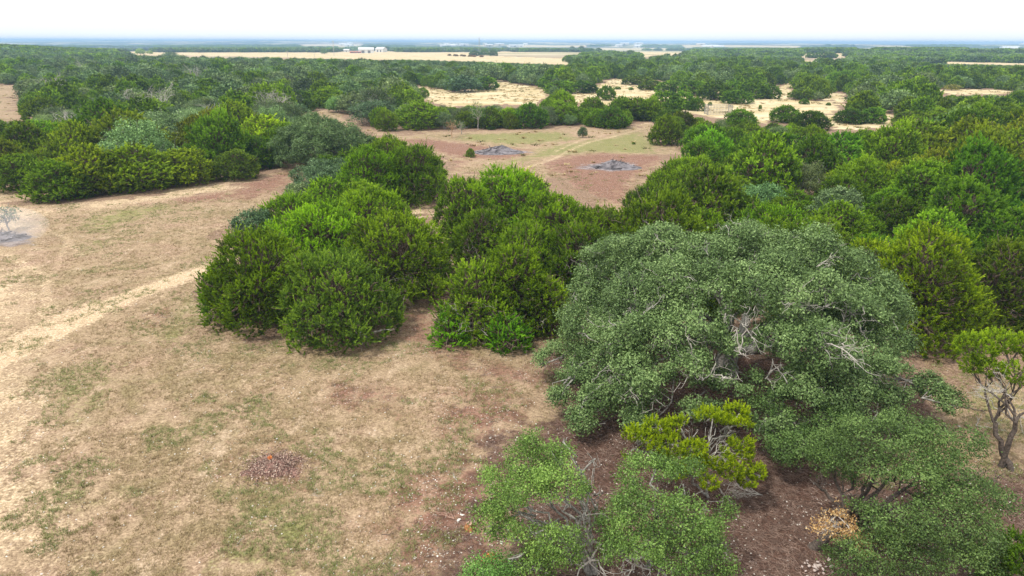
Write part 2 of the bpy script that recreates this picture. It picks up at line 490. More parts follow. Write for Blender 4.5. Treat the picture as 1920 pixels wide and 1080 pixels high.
def unique_tree(kind, x, y, R, h, label, tint=(1, 1, 1), seed=1, open_=0.0, twigs=0, group=None, cat='tree', name=None, vshift=0.0):
    """a tree with a crown of its own shape"""
    root = link(name or ('juniper_tree' if kind == 'J' else 'live_oak_tree'), None, None, (x, y, float(terr(x, y)) - 0.03))
    tag(root, label, cat, group)
    r = rng(seed + 77)
    if kind == 'J':
        V, F, v, cs, rs = juniper_crown(seed, R, h, 0, open_=open_, vshift=vshift)
        me = mesh_np('juniper_crown', V, F, M['juniper'], {'v': ('FLOAT', v)})
        L = trunk_lines(r, cs, 0.13, h, 3, 0.8)
    else:
        lr = 0.24 * R + 0.3
        cs, rs = lobes_dome(r, R, h, int(np.clip(2.6 * (R / lr) ** 2, 12, 60)), lr, h * 0.08, 2.3)
        far_ = y > 52
        V, F, v = oak_crown(seed, cs, rs * r.uniform(.8, 1.05, len(rs)), 14 if far_ else 18, 0.15 if far_ else 0.10, 9, 0.14, vshift, holes=.28, sub=6)
        me = mesh_np('oak_crown', V, F, M['oak'], {'v': ('FLOAT', v)})
        L = trunk_lines(r, cs, 0.2, h, 2, 0.8)
    c = link('crown', me, root); c.color = (*tint, 1)
    tv, tf = tubes(L, 6)
    link('trunk', mesh_np('trunk', tv, tf, M['bark_juniper' if kind == 'J' else 'bark_grey'], smooth=True), root)
    if twigs:
        P, d, _ = shell_points(r, cs[:20], rs[:20], 1.2)
        q = np.nonzero((P[:, 1] < 0.2 * R) & (P[:, 2] < h * 0.8))[0]
        c0 = P[r.choice(q)]
        near = q[np.argsort(np.linalg.norm(P[q] - c0, axis=1))[:twigs * 2]]
        sel = r.choice(near, min(twigs, len(near)), replace=False)
        hub = P[sel].mean(0) * np.array([.75, .75, .7])
        L = [limb(r, hub, q, .03, .02, 5, .15) for q in P[sel] - d[sel] * 0.3]
        L += twig_sprays(r, P[sel] - d[sel] * 0.3, d[sel] + np.array([0, -0.2, 0.1]), 0.7, 0.017, 4)
        tv, tf = tubes(L, 4)
        link('dead_limb', mesh_np('dead_limb', tv, tf, M['bark_pale']), root)
    return root

def from_px(px, yt, yb, w):
    """crown seen from yt to yb, w wide, front edge on the ground at yb -> centre, radius, height"""
    x0, y0 = g1(px, yb)
    d0 = math.hypot(x0, y0)
    f = y0 * math.cos(PITCH) + CAM_H * math.sin(PITCH)
    for _ in range(4):
        R = 0.5 * w / FPX * f
        d = d0 + R * 0.82
        x, y = x0 * d / d0, y0 * d / d0
        f = y * math.cos(PITCH) + (CAM_H - 2) * math.sin(PITCH)
    lo, hi = 0.2, 14.0
    for _ in range(24):
        m = (lo + hi) / 2
        _, vy, _ = project(x, y, float(terr(x, y)) + m)
        if vy > yt: lo = m
        else: hi = m
    return x, y, R * 0.93, (lo + hi) / 2 * 0.92

# ------------------------------------------------------------------ where the ground lies open (outlines on the ground)
CLEAR = [
 [(-600, 345), (0, 352), (40, 380), (120, 384), (240, 368), (400, 348), (520, 322), (560, 316), (545, 350), (520, 372), (450, 420), (436, 480), (388, 540), (395, 600), (480, 645), (540, 668), (640, 680), (725, 655), (770, 575), (815, 560), (820, 640), (900, 672), (1000, 675), (1060, 620), (1060, 700), (1920, 760), (2600, 1300), (-900, 1300)],
 [(560, 228), (600, 205), (640, 214), (700, 247), (740, 250), (850, 246), (1000, 243), (1100, 236), (1180, 241), (1237, 228), (1224, 262), (1250, 276), (1278, 288), (1230, 312), (1192, 348), (1176, 388), (1120, 392), (1060, 352), (1030, 330), (850, 324), (842, 300), (790, 280), (720, 262), (690, 250), (600, 232)],
 [(780, 160), (850, 172), (905, 165), (932, 148), (950, 155), (1030, 166), (1022, 186), (1000, 197), (930, 196), (850, 200), (830, 196), (798, 190)],
 [(1060, 176), (1125, 158), (1150, 148), (1236, 152), (1300, 165), (1345, 172), (1440, 172), (1462, 158), (1486, 156), (1480, 186), (1545, 190), (1562, 172), (1592, 180), (1572, 206), (1560, 216), (1660, 228), (1690, 232), (1650, 244), (1550, 243), (1470, 226), (1420, 232), (1370, 226), (1300, 212), (1150, 196), (1060, 190)],
 [(1640, 212), (1668, 204), (1684, 232), (1660, 232)],
 [(1740, 167), (1900, 169), (1905, 175), (1840, 178), (1760, 177)],
 [(-400, 158), (30, 160), (35, 192), (14, 202), (44, 224), (-400, 236)],
 [(210, 98), (290, 96), (500, 98), (700, 96), (870, 98), (905, 104), (1062, 110), (1072, 122), (960, 118), (800, 113), (600, 110), (400, 105), (250, 103)],
 [(1690, 111), (1800, 114), (1960, 117), (1960, 124), (1780, 120), (1700, 115)],
 [(1503, 113), (1560, 116), (1556, 118), (1503, 115)],
 [(762, 378), (802, 376), (818, 470), (872, 478), (892, 476), (884, 535), (835, 560), (800, 460)],
 [(868, 480), (892, 478), (884, 530), (866, 530)],
 [(1420, 230), (1440, 228), (1440, 233)],
 [(900, 96), (1000, 96), (1000, 99), (905, 100)],
 [(1140, 97), (1240, 98), (1290, 100), (1280, 104), (1180, 101)],
]
FARC = [[(960, 91), (1060, 92), (1068, 98), (960, 99)], [(1420, 104), (1500, 106), (1490, 110), (1430, 108)], [(1150, 101), (1230, 103), (1220, 107), (1160, 105)],
 [(1500, 99), (1600, 99), (1590, 107), (1500, 107)], [(1800, 92), (1990, 92), (1990, 99), (1810, 98)], [(1690, 100), (1790, 100), (1780, 105), (1700, 104)], [(1280, 84), (1500, 86), (1500, 90), (1280, 88)],
 [(950, 84), (1100, 85), (1100, 89), (950, 88)], [(1120, 90), (1300, 91), (1300, 94), (1130, 93)], [(1600, 88), (1720, 89), (1720, 92), (1600, 91)], [(560, 83), (680, 82), (680, 86), (570, 87)], [(1330, 99), (1400, 99), (1410, 103), (1340, 103)]]
CLEAR += FARC
def in_clear(px, py):
    r = np.zeros(np.shape(px), bool)
    for p in CLEAR: r |= inpoly(px, py, p)
    return r

# ------------------------------------------------------------------ trees placed one by one: kind, px, top, foot, width, tint, label
BR = (1.15, 1.22, 0.85); YE = (1.6, 1.35, 0.8); DK = (0.72, 0.84, 0.95); GR = (1.02, 0.98, 1.6); OL = (1.08, 1.06, 0.9); NO = (1, 1, 1); BL = (0.72, 0.86, 1.05); PA = (1.35, 1.3, 1.45)
NEAR = [
 ('J', 640, 490, 668, 225, GR, 'greyish green juniper at the front of the large juniper mound', 10),
 ('J', 505, 440, 634, 215, BR, 'bright green spiky juniper on the left front of the large mound', 0),
 ('J', 432, 500, 608, 95, (.85, 1.0, .8), 'small deep green juniper at the left tip of the large mound', 0),
 ('J', 745, 410, 586, 205, OL, 'olive green juniper on the right shoulder of the large mound', 8),
 ('J', 610, 392, 560, 235, BR, 'bright green juniper crowning the large mound', 10),
 ('J', 700, 362, 500, 200, BR, 'juniper at the back right of the large mound, above the sandy gap', 6),
 ('J', 812, 470, 556, 84, OL, 'small olive juniper bush beside the heap of bare pink branches', 0),
 ('J', 560, 372, 470, 150, BR, 'bright juniper at the back left of the large mound, before the blue green oaks', 0),
 ('O', 487, 392, 480, 105, BL, 'blue green oak peeping out on the left behind the large mound', 0),
 ('O', 612, 303, 382, 145, BL, 'dark blue green oak standing behind the large mound', 0),
 ('O', 560, 345, 392, 65, PA, 'low pale green oak scrub left of the dark blue green oak', 0),
 ('O', 668, 350, 398, 80, PA, 'low pale green oak scrub in front of the dark blue green oak', 0),
 ('J', 695, 286, 395, 130, BR, 'bright green juniper right of the dark blue green oak', 0),
 ('J', 780, 275, 390, 130, OL, 'olive juniper with grey patches at the edge of the red clearing', 6),
 ('J', 735, 262, 340, 110, OL, 'juniper behind the olive one at the edge of the red clearing', 0),
 ('O', 607, 213, 325, 185, (1.1, 1.05, 1.05), 'broad grey green oak at the corner of the left thicket', 12),
 ('J', 872, 338, 488, 112, NO, 'tall juniper at the left end of the middle hedge, by the sandy gap', 5),
 ('J', 950, 322, 470, 200, BR, 'bright wide juniper on top of the middle hedge', 0),
 ('J', 1040, 372, 510, 170, BR, 'bright juniper in the middle of the hedge, below the red clearing', 0),
 ('J', 905, 400, 530, 130, OL, 'juniper with bare grey twigs on the left face of the middle hedge', 12),
 ('J', 990, 430, 560, 150, (1, 1.05, .9), 'juniper on the front face of the middle hedge', 0),
 ('J', 1085, 425, 570, 140, OL, 'darker juniper in the middle hedge, left of the big grey green oak', 8),
 ('J', 1120, 392, 520, 130, NO, 'juniper at the right end of the middle hedge', 0),
 ('J', 893, 505, 655, 140, (1.05, 1.05, .9), 'front juniper with bare white twigs on its face, alone by the bare ground', 26),
 ('J', 960, 470, 640, 150, BR, 'taller bright juniper behind the one with bare white twigs', 0),
 ('J', 1018, 530, 640, 100, OL, 'olive juniper at the right of the small front clump', 8),
 ('J', 955, 598, 668, 80, (.85, 1.1, .75), 'low bright green juniper bush at the foot of the small front clump', 0),
 ('J', 848, 590, 655, 72, (.85, 1.1, .75), 'low bright green juniper bush at the left foot of the small front clump', 0),
 ('J', 1205, 402, 500, 150, NO, 'juniper behind the left top of the big oak', 0),
 ('J', 1310, 400, 520, 150, BR, 'juniper right behind the top of the big oak', 0),
 ('J', 1440, 395, 520, 170, BR, 'bright juniper behind the middle of the big oak', 0),
 ('J', 1700, 442, 668, 215, YE, 'large yellow green juniper to the right of the big oak', 6),
 ('J', 1850, 455, 640, 150, NO, 'green juniper at the right edge beside the large yellow green one', 6),
 ('J', 1610, 455, 600, 130, YE, 'yellow green juniper close behind the right shoulder of the big oak', 0),
 ('J', 1215, 355, 410, 90, DK, 'dark juniper on the left tip of the right thicket beside the red clearing', 0),
 ('J', 1290, 300, 400, 160, NO, 'juniper at the left front corner of the right thicket', 0),
 ('O', 1420, 345, 420, 120, (.75, .95, .9), 'blue green oak in the right thicket behind the big oak', 0),
 ('O', 1560, 350, 450, 110, PA, 'pale sage oak in the right thicket', 6),
]
MID = [
 ('J', 1222, 150, 170, 54, NO, 'juniper at the near rim of the wood above the round little juniper'), ('J', 1256, 150, 178, 60, DK, 'dark juniper on the pale grass right of the round little juniper'),
 ('J', 1195, 142, 160, 60, NO, 'juniper at the back of the narrow pale strip'), ('J', 1300, 150, 181, 60, DK, 'leftmost juniper of the long mass left of the sandy field'), ('J', 1338, 152, 189, 66, NO, 'second juniper of the long mass left of the sandy field'),
 ('J', 1372, 150, 184, 50, DK, 'juniper in the middle of the long mass left of the sandy field'), ('J', 1408, 150, 187, 60, NO, 'juniper near the right end of the long mass left of the sandy field'), ('J', 1278, 172, 206, 62, DK, 'grey green juniper in front of the long mass, beside the wire pen'),
 ('J', 1165, 181, 225, 58, NO, 'yellowish topped juniper in the belt, left of its wide end tree'), ('J', 1218, 184, 228, 50, NO, 'juniper at the track end of the belt'), ('J', 1030, 142, 168, 50, DK, 'dark juniper at the right corner of the pale field'),
 ('J', 45, 288, 362, 100, NO, 'juniper at the far left end of the left thicket edge'),
 ('J', 112, 300, 382, 120, OL, 'juniper bulging forward at the sandy corner of the left thicket'),
 ('J', 180, 272, 372, 140, YE, 'yellow green juniper on the front edge of the left thicket'),
 ('J', 262, 270, 364, 140, OL, 'olive juniper on the front edge of the left thicket'),
 ('J', 350, 278, 352, 120, YE, 'bright yellow green juniper above the grassy margin of the left thicket'),
 ('J', 448, 280, 341, 90, GR, 'round grey green juniper at the right of the left thicket edge'),
 ('J', 500, 215, 300, 120, YE, 'bright yellow green juniper near the right corner of the left thicket'),
 ('O', 703, 183, 238, 110, DK, 'broad grey green oak at the left end of the tree belt'),
 ('J', 787, 190, 245, 98, NO, 'dark green juniper in the belt, above the red soil'),
 ('J', 846, 200, 228, 46, OL, 'small olive juniper in the belt'),
 ('O', 630, 180, 212, 40, (.9, 1.1, .7), 'small round green tree standing alone in the gap by the left thicket'),
 ('J', 918, 200, 243, 56, NO, 'green juniper in the middle of the belt, a slim trunk below it'),
 ('J', 880, 198, 226, 44, NO, 'low juniper in the belt beside the slim trunked tree'),
 ('J', 952, 204, 240, 50, BR, 'brighter juniper pressed against the grey one in the belt'),
 ('J', 992, 193, 243, 72, DK, 'greyish round juniper in the belt'),
 ('J', 1056, 173, 226, 58, BR, 'tall bright juniper rising in the middle of the belt'),
 ('J', 1052, 192, 235, 84, NO, 'round juniper with a grey face in the belt'),
 ('J', 1110, 182, 226, 56, NO, 'juniper behind the two lowest round ones of the belt'),
 ('J', 1120, 205, 240, 50, BR, 'small bright juniper left of the lowest round one'),
 ('J', 1146, 200, 243, 66, DK, 'lowest round juniper of the belt, nearest the track'),
 ('J', 1195, 183, 228, 100, NO, 'wide juniper at the right end of the belt'),
 ('J', 1136, 161, 189, 38, DK, 'small perfectly round juniper on the pale grass behind the belt'),
 ('J', 1245, 172, 214, 84, DK, 'greyish juniper right of the belt'),
 ('J', 1304, 184, 209, 36, DK, 'small juniper at the left tip of the right hand field'),
 ('J', 1255, 205, 240, 60, DK, 'dark round juniper at the bend of the right thicket'),
 ('J', 1245, 215, 275, 60, NO, 'juniper bulging into the clearing beside the track'),
 ('J', 1385, 204, 245, 64, DK, 'dome shaped dark juniper at the near edge of the field, beside the wire pen'),
 ('J', 1470, 197, 232, 60, DK, 'dark juniper, left one of the joined pair in the field'),
 ('J', 1518, 207, 247, 74, DK, 'dark juniper, right one of the joined pair in the field'),
 ('J', 1612, 180, 215, 48, NO, 'taller juniper at the back of the pyramid shaped clump in the field'),
 ('J', 1593, 203, 234, 60, DK, 'juniper at the left front of the pyramid shaped clump in the field'),
 ('J', 1635, 200, 233, 50, DK, 'juniper at the right front of the pyramid shaped clump in the field'),
 ('J', 1505, 165, 188, 56, NO, 'low wide juniper on the field with a little bush in front'),
 ('J', 1507, 185, 196, 20, BR, 'little bright bush on the field in front of the low wide juniper'),
 ('J', 1380, 168, 196, 60, DK, 'dark juniper closing the left wood over the field'),
 ('J', 1440, 158, 186, 44, DK, 'dark juniper at the right end of the wood left of the field gap'),
 ('O', 870, 140, 175, 76, DK, 'large dark motte at the back of the pale field'),
 ('J', 912, 143, 170, 50, DK, 'round dark juniper beside the large motte in the pale field'),
 ('J', 1050, 150, 177, 60, DK, 'dark juniper at the right back of the pale field'),
 ('J', 1095, 150, 176, 54, DK, 'dark rounded juniper beside the narrow pale strip'),
 ('J', 793, 164, 184, 24, OL, 'small olive bush at the left edge of the pale field'),
 ('O', 1717, 152, 172, 28, PA, 'pale sage coloured bush in the far right wood'),
 ('O', 1785, 157, 170, 30, (1.9, 1.25, .5), 'yellowish bush at the rim of the small far right field'),
 ('J', 1700, 208, 240, 60, OL, 'olive grey juniper right of the pyramid shaped clump'),
 ('J', 1760, 205, 245, 64, NO, 'round juniper at the edge of the right thicket, beside the sandy tip of the field'),
]
SMALL = [
 ('J', 882, 278, 296, 18, PA, 'thin faint green sapling at the left of the first burnt heap'),
 ('O', 1092, 236, 259, 20, (.7, .85, .9), 'lone dark sapling on the grass of the clearing'),
 ('J', 1553, 192, 198, 10, OL, 'tiny dark bush on the sandy field beyond the joined pair'),
 ('J', 1425, 196, 205, 7, OL, 'tiny upright bush on the field right of the wire pen'),
 ('J', 1331, 191, 198, 9, NO, 'tiny bush at the left of the sandy field'),
 ('J', 1158, 162, 168, 14, OL, 'low bush behind the small perfectly round juniper'),
 ('J', 1183, 163, 169, 10, OL, 'tiny bush on the narrow pale strip'),
 ('J', 921, 238, 244, 16, DK, 'low dark bush at the foot of the slim trunked tree'),
 ('J', 1188, 266, 271, 7, NO, 'tiny green seedling on the grass beside the track'),
]
random.seed(11)
occupied = []
for i, (k, px, yt, yb, w, tint, lab, tw) in enumerate(NEAR):
    x, y, R, h = from_px(px, yt, yb, w)
    R *= 1.04; h = min(h * 1.07, 7.5)
    unique_tree(k, x, y, R, h, lab, tint, seed=300 + i * 3, twigs=tw, cat='tree' if h > 2 else 'bush', name=None if h > 2 else 'juniper_bush' if k == 'J' else 'oak_bush')
    occupied.append((x, y, R))
for i, (k, px, yt, yb, w, tint, lab) in enumerate(MID):
    x, y, R, h = from_px(px, yt, yb, w)
    if y < 110: tint = tuple((1.0 + .3 * ((i * 37 % 10) / 10)) * q_ for q_ in tint)
    place_tree(k, x, y, R, min(h, 8.5), lab, None, tint, rz=random.uniform(0, 6.28), cat='tree' if h > 2.2 else 'bush', name=None if h > 2.2 else 'juniper_bush' if k == 'J' else 'oak_bush')
    occupied.append((x, y, R))
for i, (k, px, yt, yb, w, tint, lab) in enumerate(SMALL):
    x, y, R, h = from_px(px, yt, yb, w)
    place_tree(k, x, y, R, h, lab, None, tint, rz=random.uniform(0, 6.28), cat='bush', name='juniper_bush' if k == 'J' else 'oak_sapling', lod=2)
    occupied.append((x, y, R))

# ------------------------------------------------------------------ the great oak and the foreground trees: lobes put up at their own heights
def lobes_at(base, spec):
    cs = []; rs = []
    for px, py, z, rad in spec:
        x, y = g1(px, py, z)
        cs.append((x - base[0], y - base[1], z)); rs.append(rad)
    return np.array(cs), np.array(rs)

def great_oak():
    bx, by = 10.6, 31.2
    bz = float(terr(bx, by))
    root = link('live_oak_tree', None, None, (bx, by, bz))
    tag(root, 'giant rounded grey green live oak, the largest tree, bare twisted twigs in its crown', 'tree')
    r = rng(9)
    spec = [  # crown silhouette from the left over the top to the right
     (1110, 560, 4.2, 1.35), (1120, 500, 5.4, 1.3), (1165, 480, 6.0, 1.3), (1215, 470, 6.5, 1.25), (1250, 465, 7.0, 1.35), (1330, 480, 7.1, 1.4), (1380, 460, 7.4, 1.35),
     (1440, 465, 7.2, 1.3), (1530, 478, 7.1, 1.4), (1580, 505, 6.4, 1.2), (1625, 560, 5.2, 1.2), (1655, 585, 4.6, 1.1), (1660, 640, 3.6, 1.2),
     (1100, 620, 3.2, 1.3), (1110, 690, 2.2, 1.3), (1190, 560, 5.4, 1.5), (1270, 545, 6.2, 1.5), (1350, 550, 6.5, 1.5), (1430, 545, 6.6, 1.6), (1510, 560, 6.2, 1.5), (1590, 590, 5.4, 1.4),
     (1160, 640, 3.9, 1.4), (1230, 625, 4.8, 1.35), (1310, 610, 5.4, 1.2), (1460, 640, 5.2, 1.2), (1540, 650, 4.8, 1.4), (1620, 670, 3.9, 1.4), (1660, 700, 2.8, 1.1),
     (1130, 745, 1.6, 1.2), (1200, 720, 2.9, 1.2), (1290, 690, 3.9, 1.1), (1370, 650, 4.7, 0.9), (1500, 725, 3.4, 1.25), (1580, 745, 2.8, 1.3), (1660, 740, 2.2, 1.1), (1380, 720, 3.0, 1.1),
     (1740, 725, 1.9, 0.85), (1780, 755, 1.5, 0.6), (1200, 790, 1.5, 0.9), (1310, 760, 2.3, 1.1), (1440, 790, 1.9, 1.0), (1060, 670, 1.5, 0.85), (1020, 675, 1.3, 0.6), (1045, 745, 1.1, 0.7), (1070, 700, 1.4, 0.9), (1090, 790, 1.0, 0.75)]
    cs, rs = lobes_at((bx, by), spec)
    cs[:, 2] = np.maximum(cs[:, 2], rs * 0.6)
    # the far side of the dome
    for k in range(26):
        a = r.uniform(0.05, PI - 0.05); q = r.uniform(0.45, 0.92)
        z = 7.0 * math.sqrt(max(0, 1 - q ** 2.2)) + r.uniform(-0.3, 0.3)
        cs = np.vstack([cs, [6.9 * q * math.cos(a), 6.8 * q * math.sin(a) - 0.4, max(1.4, z - 0.8)]]); rs = np.append(rs, r.uniform(1.1, 1.5))
    V, F, v = oak_crown(31, cs, rs * r.uniform(.70, 1.10, len(rs)), 28, 0.095, 14, 0.13, 0.03, bottom=0.5, keep_in=0.04, holes=0.30, zmin=0.2, sub=8)
    c = link('crown', mesh_np('crown', V, F, M['oak'], {'v': ('FLOAT', v)}), root); c.color = (1.18, 1.14, 1.15, 1)
    # trunk, limbs and branches
    L = []
    b = np.array([0, -0.6, -0.3])
    fork = np.array([0.1, -0.6, 1.7])
    L.append(limb(r, b, fork, 0.62, 0.5, 6, 0.05))
    mains = []
    for k in range(9):
        a = 2 * PI * k / 9 + r.uniform(-.2, .2)
        e = np.array([5.0 * math.cos(a), 4.4 * math.sin(a) - .6, r.uniform(3.2, 4.8)])
        P, R = limb(r, fork, e, 0.32, 0.13, 9, 0.12, 0.06); mains.append(P); L.append((P, R))
    ends = np.concatenate([P[3:] for P in mains])
    for k in range(len(cs)):
        j = np.argmin(np.linalg.norm(ends - cs[k], axis=1))
        P, R = limb(r, ends[j], cs[k], 0.10, 0.035, 7, 0.22); L.append((P, R))
        for _ in range(5):
            d = sphere_pts(r, 1)[0]
            e = cs[k] + d * rs[k] * 0.72
            q = P[r.integers(3, 7)]
            L.append(limb(r, q, e, 0.035, 0.012, 6, 0.28))
    tips = np.array([l_[0][-1] for l_ in L])
    P_, d_, _ = shell_points(r, cs, rs * .98, .5, .85, 0, 1.2, .3)
    for q, dd in zip(P_[:150], d_[:150]):
        j = int(np.argmin(np.linalg.norm(tips - q, axis=1)))
        L.append(limb(r, tips[j], q - dd * .2, .022, .016, 6, .25)); L += twig_sprays(r, [q - dd * .2], [dd], .45, .013, 3)
    tv, tf = tubes(L, 5)
    link('trunk', mesh_np('trunk', tv, tf, M['bark_grey'], smooth=True), root)
    # pale dead twigs that break through the foliage, each patch at its place in the crown
    for px, py, z, n, ln in [(1400, 590, 6.1, 12, 1.2), (1490, 560, 6.7, 10, 1.1), (1560, 640, 5.6, 12, 1.2), (1390, 650, 5.3, 10, 1.1), (1270, 650, 4.8, 12, 1.2), (1190, 745, 2.6, 16, 1.2), (1160, 700, 3.2, 8, .9),
                         (1250, 520, 6.9, 6, .8), (1330, 475, 7.6, 8, .8), (1550, 500, 7.2, 9, .8), (1640, 590, 5.8, 6, .8), (1330, 700, 4.0, 12, 1.1), (1450, 700, 4.1, 8, 1.0), (1545, 650, 5.4, 8, 1.0), (1190, 600, 5.3, 5, .8), (1110, 640, 3.9, 5, .7), (1620, 700, 3.6, 6, .9)]:
        x, y = g1(px, py, z)
        n = max(2, int(n * .45))
        p = np.array([x - bx, y - by, z]) + r.normal(0, 0.35, (n, 3))
        d = unit(p - np.array([0, 0.5, 1.5])) + np.array([0, -0.4, 0.1]) + r.normal(0, .3, p.shape)
        hub = np.array([x - bx, y - by, z]) * np.array([.93, .93, .9])
        L = [limb(r, hub, q, .035, .024, 5, .2) for q in p - unit(d) * 0.4] + twig_sprays(r, p - unit(d) * 0.4, d, ln * .85, 0.022, 4)
        tv, tf = tubes(L, 4)
        link('dead_limb', mesh_np('dead_limb', tv, tf, M['bark_grey' if n < 4 else 'bark_pale']), root)
    occupied.append((bx, by, 8.0))
great_oak()

def fore_tree(kind, bpx, bpy, spec, label, tint, seed, base_r, holes, dens=11, size=0.062, twigs=30, stems=1, pale=True, twig_spots=(), name=None, cat='tree'):
    bx, by = g1(bpx, bpy)
    root = link(name or ('juniper_tree' if kind == 'J' else 'live_oak_tree'), None, None, (bx, by, float(terr(bx, by)) - 0.02))
    tag(root, label, cat)
    r = rng(seed)
    cs, rs = lobes_at((bx, by), spec)
    if kind == 'O':
        V, F, v = oak_crown(seed, cs * np.array([1, 1, 1.06]), rs * 1.5 * r.uniform(.85, 1.15, len(rs)), dens * 2.6, size * 1.05, 18, 0.11, 0.0, bottom=0.6, keep_in=0.2, holes=holes + .045, zmin=0.15, sub=4)
        me = mesh_np('crown', V, F, M['oak'], {'v': ('FLOAT', v)})
    else:
        P, d, idx = shell_points(r, cs, rs * r.uniform(.8, 1.25, len(rs)), dens * 2.6, 0.7, 0.15, 0.1, 0.5)
        hole = fbm(P[:, 0] * 1.0 + seed, P[:, 2] * 1.1 + P[:, 1] * 0.8, seed, 2) < holes
        P, d, idx = P[~hole], d[~hole], idx[~hole]
        D = unit(d * 0.6 + np.array([0, 0, 0.85]) + r.normal(0, 0.25, d.shape))
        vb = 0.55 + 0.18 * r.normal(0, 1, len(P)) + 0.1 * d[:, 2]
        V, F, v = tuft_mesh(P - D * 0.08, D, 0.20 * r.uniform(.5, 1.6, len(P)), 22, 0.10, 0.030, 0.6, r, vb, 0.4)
        me = mesh_np('crown', V, F, M['juniper'], {'v': ('FLOAT', v)})
    c = link('crown', me, root); c.color = (*tint, 1)
    L = []
    hub = np.array([cs[:, 0].mean() * 0.35, cs[:, 1].mean() * 0.35, cs[:, 2].mean() * 0.5])
    for s in range(stems):
        h2 = hub + r.normal(0, 0.35, 3) * (stems > 1) * np.array([1, 1, .3])
        P0, R0 = limb(r, (r.normal(0, .08) * stems, r.normal(0, .08) * stems, -0.1), h2, base_r, base_r * 0.62, 7, 0.10)
        L.append((P0, R0))
        for k in range(len(cs)):
            if k % stems != s: continue
            P, R = limb(r, h2, cs[k], base_r * 0.4, 0.028, 8, 0.2, 0.05); L.append((P, R))
            for _ in range(4):
                e = cs[k] + sphere_pts(r, 1)[0] * rs[k] * 0.75
                L.append(limb(r, P[r.integers(3, 8)], e, 0.022, 0.007, 6, 0.3))
    if twigs:
        twigs = int(twigs * .6)
        P, d, _ = shell_points(r, cs, rs * 0.9, 1.0)
        s = r.choice(len(P), min(len(P), twigs), replace=False)
        for q, dd in zip(P[s], d[s]):
            j = int(np.argmin([np.linalg.norm(c_[0][-1] - q) for c_ in L]))
            L.append(limb(r, L[j][0][-2], q - dd * .3, .016, .011, 5, .2))
        L += twig_sprays(r, P[s] - d[s] * 0.3, d[s], 0.5, 0.011, 4)
    tv, tf = tubes(L, 6)
    link('trunk', mesh_np('trunk', tv, tf, M['bark_dark'] if not pale else M['bark_grey'], smooth=True), root)
    for px, py, z, n, ln, rad in twig_spots:
        x, y = g1(px, py, z)
        p = np.array([x - bx, y - by, z]) + r.normal(0, 0.22, (n, 3))
        c_ = p.mean(0)
        L = [limb(r, hub, c_, rad * 1.6, rad * 1.1, 7, .15)] + [limb(r, c_, q, rad, rad * .9, 4, .1) for q in p]
        L += twig_sprays(r, p, unit(p - hub) + r.normal(0, 0.3, (n, 3)), ln * .8, rad * .9, 4)
        tv, tf = tubes(L, 5)
        link('dead_limb', mesh_np('dead_limb', tv, tf, M['bark_pale']), root)
    occupied.append((bx, by, 3.0))
    return root, (bx, by)

fore_tree('O', 1120, 1075, [(1035, 850, 3.6, .62), (985, 870, 3.2, .5), (1080, 890, 3.5, .62), (1050, 930, 3.2, .6), (985, 940, 2.9, .55), (925, 915, 2.7, .42), (1000, 1000, 2.4, .55), (1090, 965, 2.9, .5), (1060, 1030, 2.0, .5), (1110, 860, 3.3, .4), (960, 960, 2.5, .4), (915, 985, 2.0, .35), (1120, 925, 2.9, .35), (950, 1050, 1.4, .45), (1070, 830, 3.6, .4), (1000, 1070, 1.2, .4)],
          'low sprawling oak with pale crooked limbs, left of the open yellow green juniper', (.92, 1.0, 0.57), 41, 0.13, 0.40, 12, 0.058, 24, 2, True,
          [(1060, 1010, 1.6, 3, 1.0, 0.03), (1110, 1050, 0.9, 5, 0.9, 0.03), (1180, 1040, 0.8, 4, 0.8, 0.03), (1020, 1050, 1.0, 3, 0.8, 0.03)])
fore_tree('O', 1215, 1060, [(1190, 900, 3.3, .42), (1240, 890, 3.6, .5), (1285, 915, 3.6, .55), (1230, 960, 3.0, .6), (1170, 985, 2.4, .5), (1280, 985, 2.7, .6), (1215, 1030, 2.0, .55), (1300, 1040, 1.9, .5), (1325, 1000, 2.2, .4), (1250, 1075, 1.5, .5), (1160, 1040, 1.7, .4), (1265, 940, 3.1, .4), (1335, 955, 2.6, .4), (1340, 1065, 1.4, .45), (1180, 945, 2.8, .35)],
          'narrow leafy oak directly in front of the open yellow green juniper', (.90, .97, 0.6), 43, 0.10, 0.36, 12, 0.058, 14, 1, True,
          [(1190, 1055, 0.8, 5, .7, 0.025)])
fore_tree('J', 1330, 930, [(1190, 815, 2.9, .38), (1230, 800, 3.1, .4), (1275, 800, 3.2, .4), (1330, 785, 3.5, .42), (1380, 775, 3.5, .4), (1180, 840, 2.5, .3), (1260, 835, 2.8, .42), (1330, 840, 2.7, .42), (1390, 830, 2.7, .42), (1370, 880, 2.1, .4), (1420, 885, 1.8, .3), (1300, 870, 2.2, .38), (1360, 800, 3.2, .4), (1400, 900, 1.5, .3), (1240, 865, 2.0, .3), (1300, 815, 3.1, .42), (1205, 825, 2.8, .36), (1350, 860, 2.4, .42), (1300, 845, 2.7, .4), (1395, 855, 2.3, .4), (1330, 905, 1.8, .35), (1270, 885, 2.0, .34), (1385, 800, 3.2, .4)],
          'open yellow green juniper in front of the giant oak, bare grey twigs inside', (2.1, 1.85, .8), 45, 0.06, 0.32, 26, 0.05, 14, 2, True,
          [(1345, 850, 2.5, 6, .6, .010), (1370, 930, .6, 5, .6, .010)])
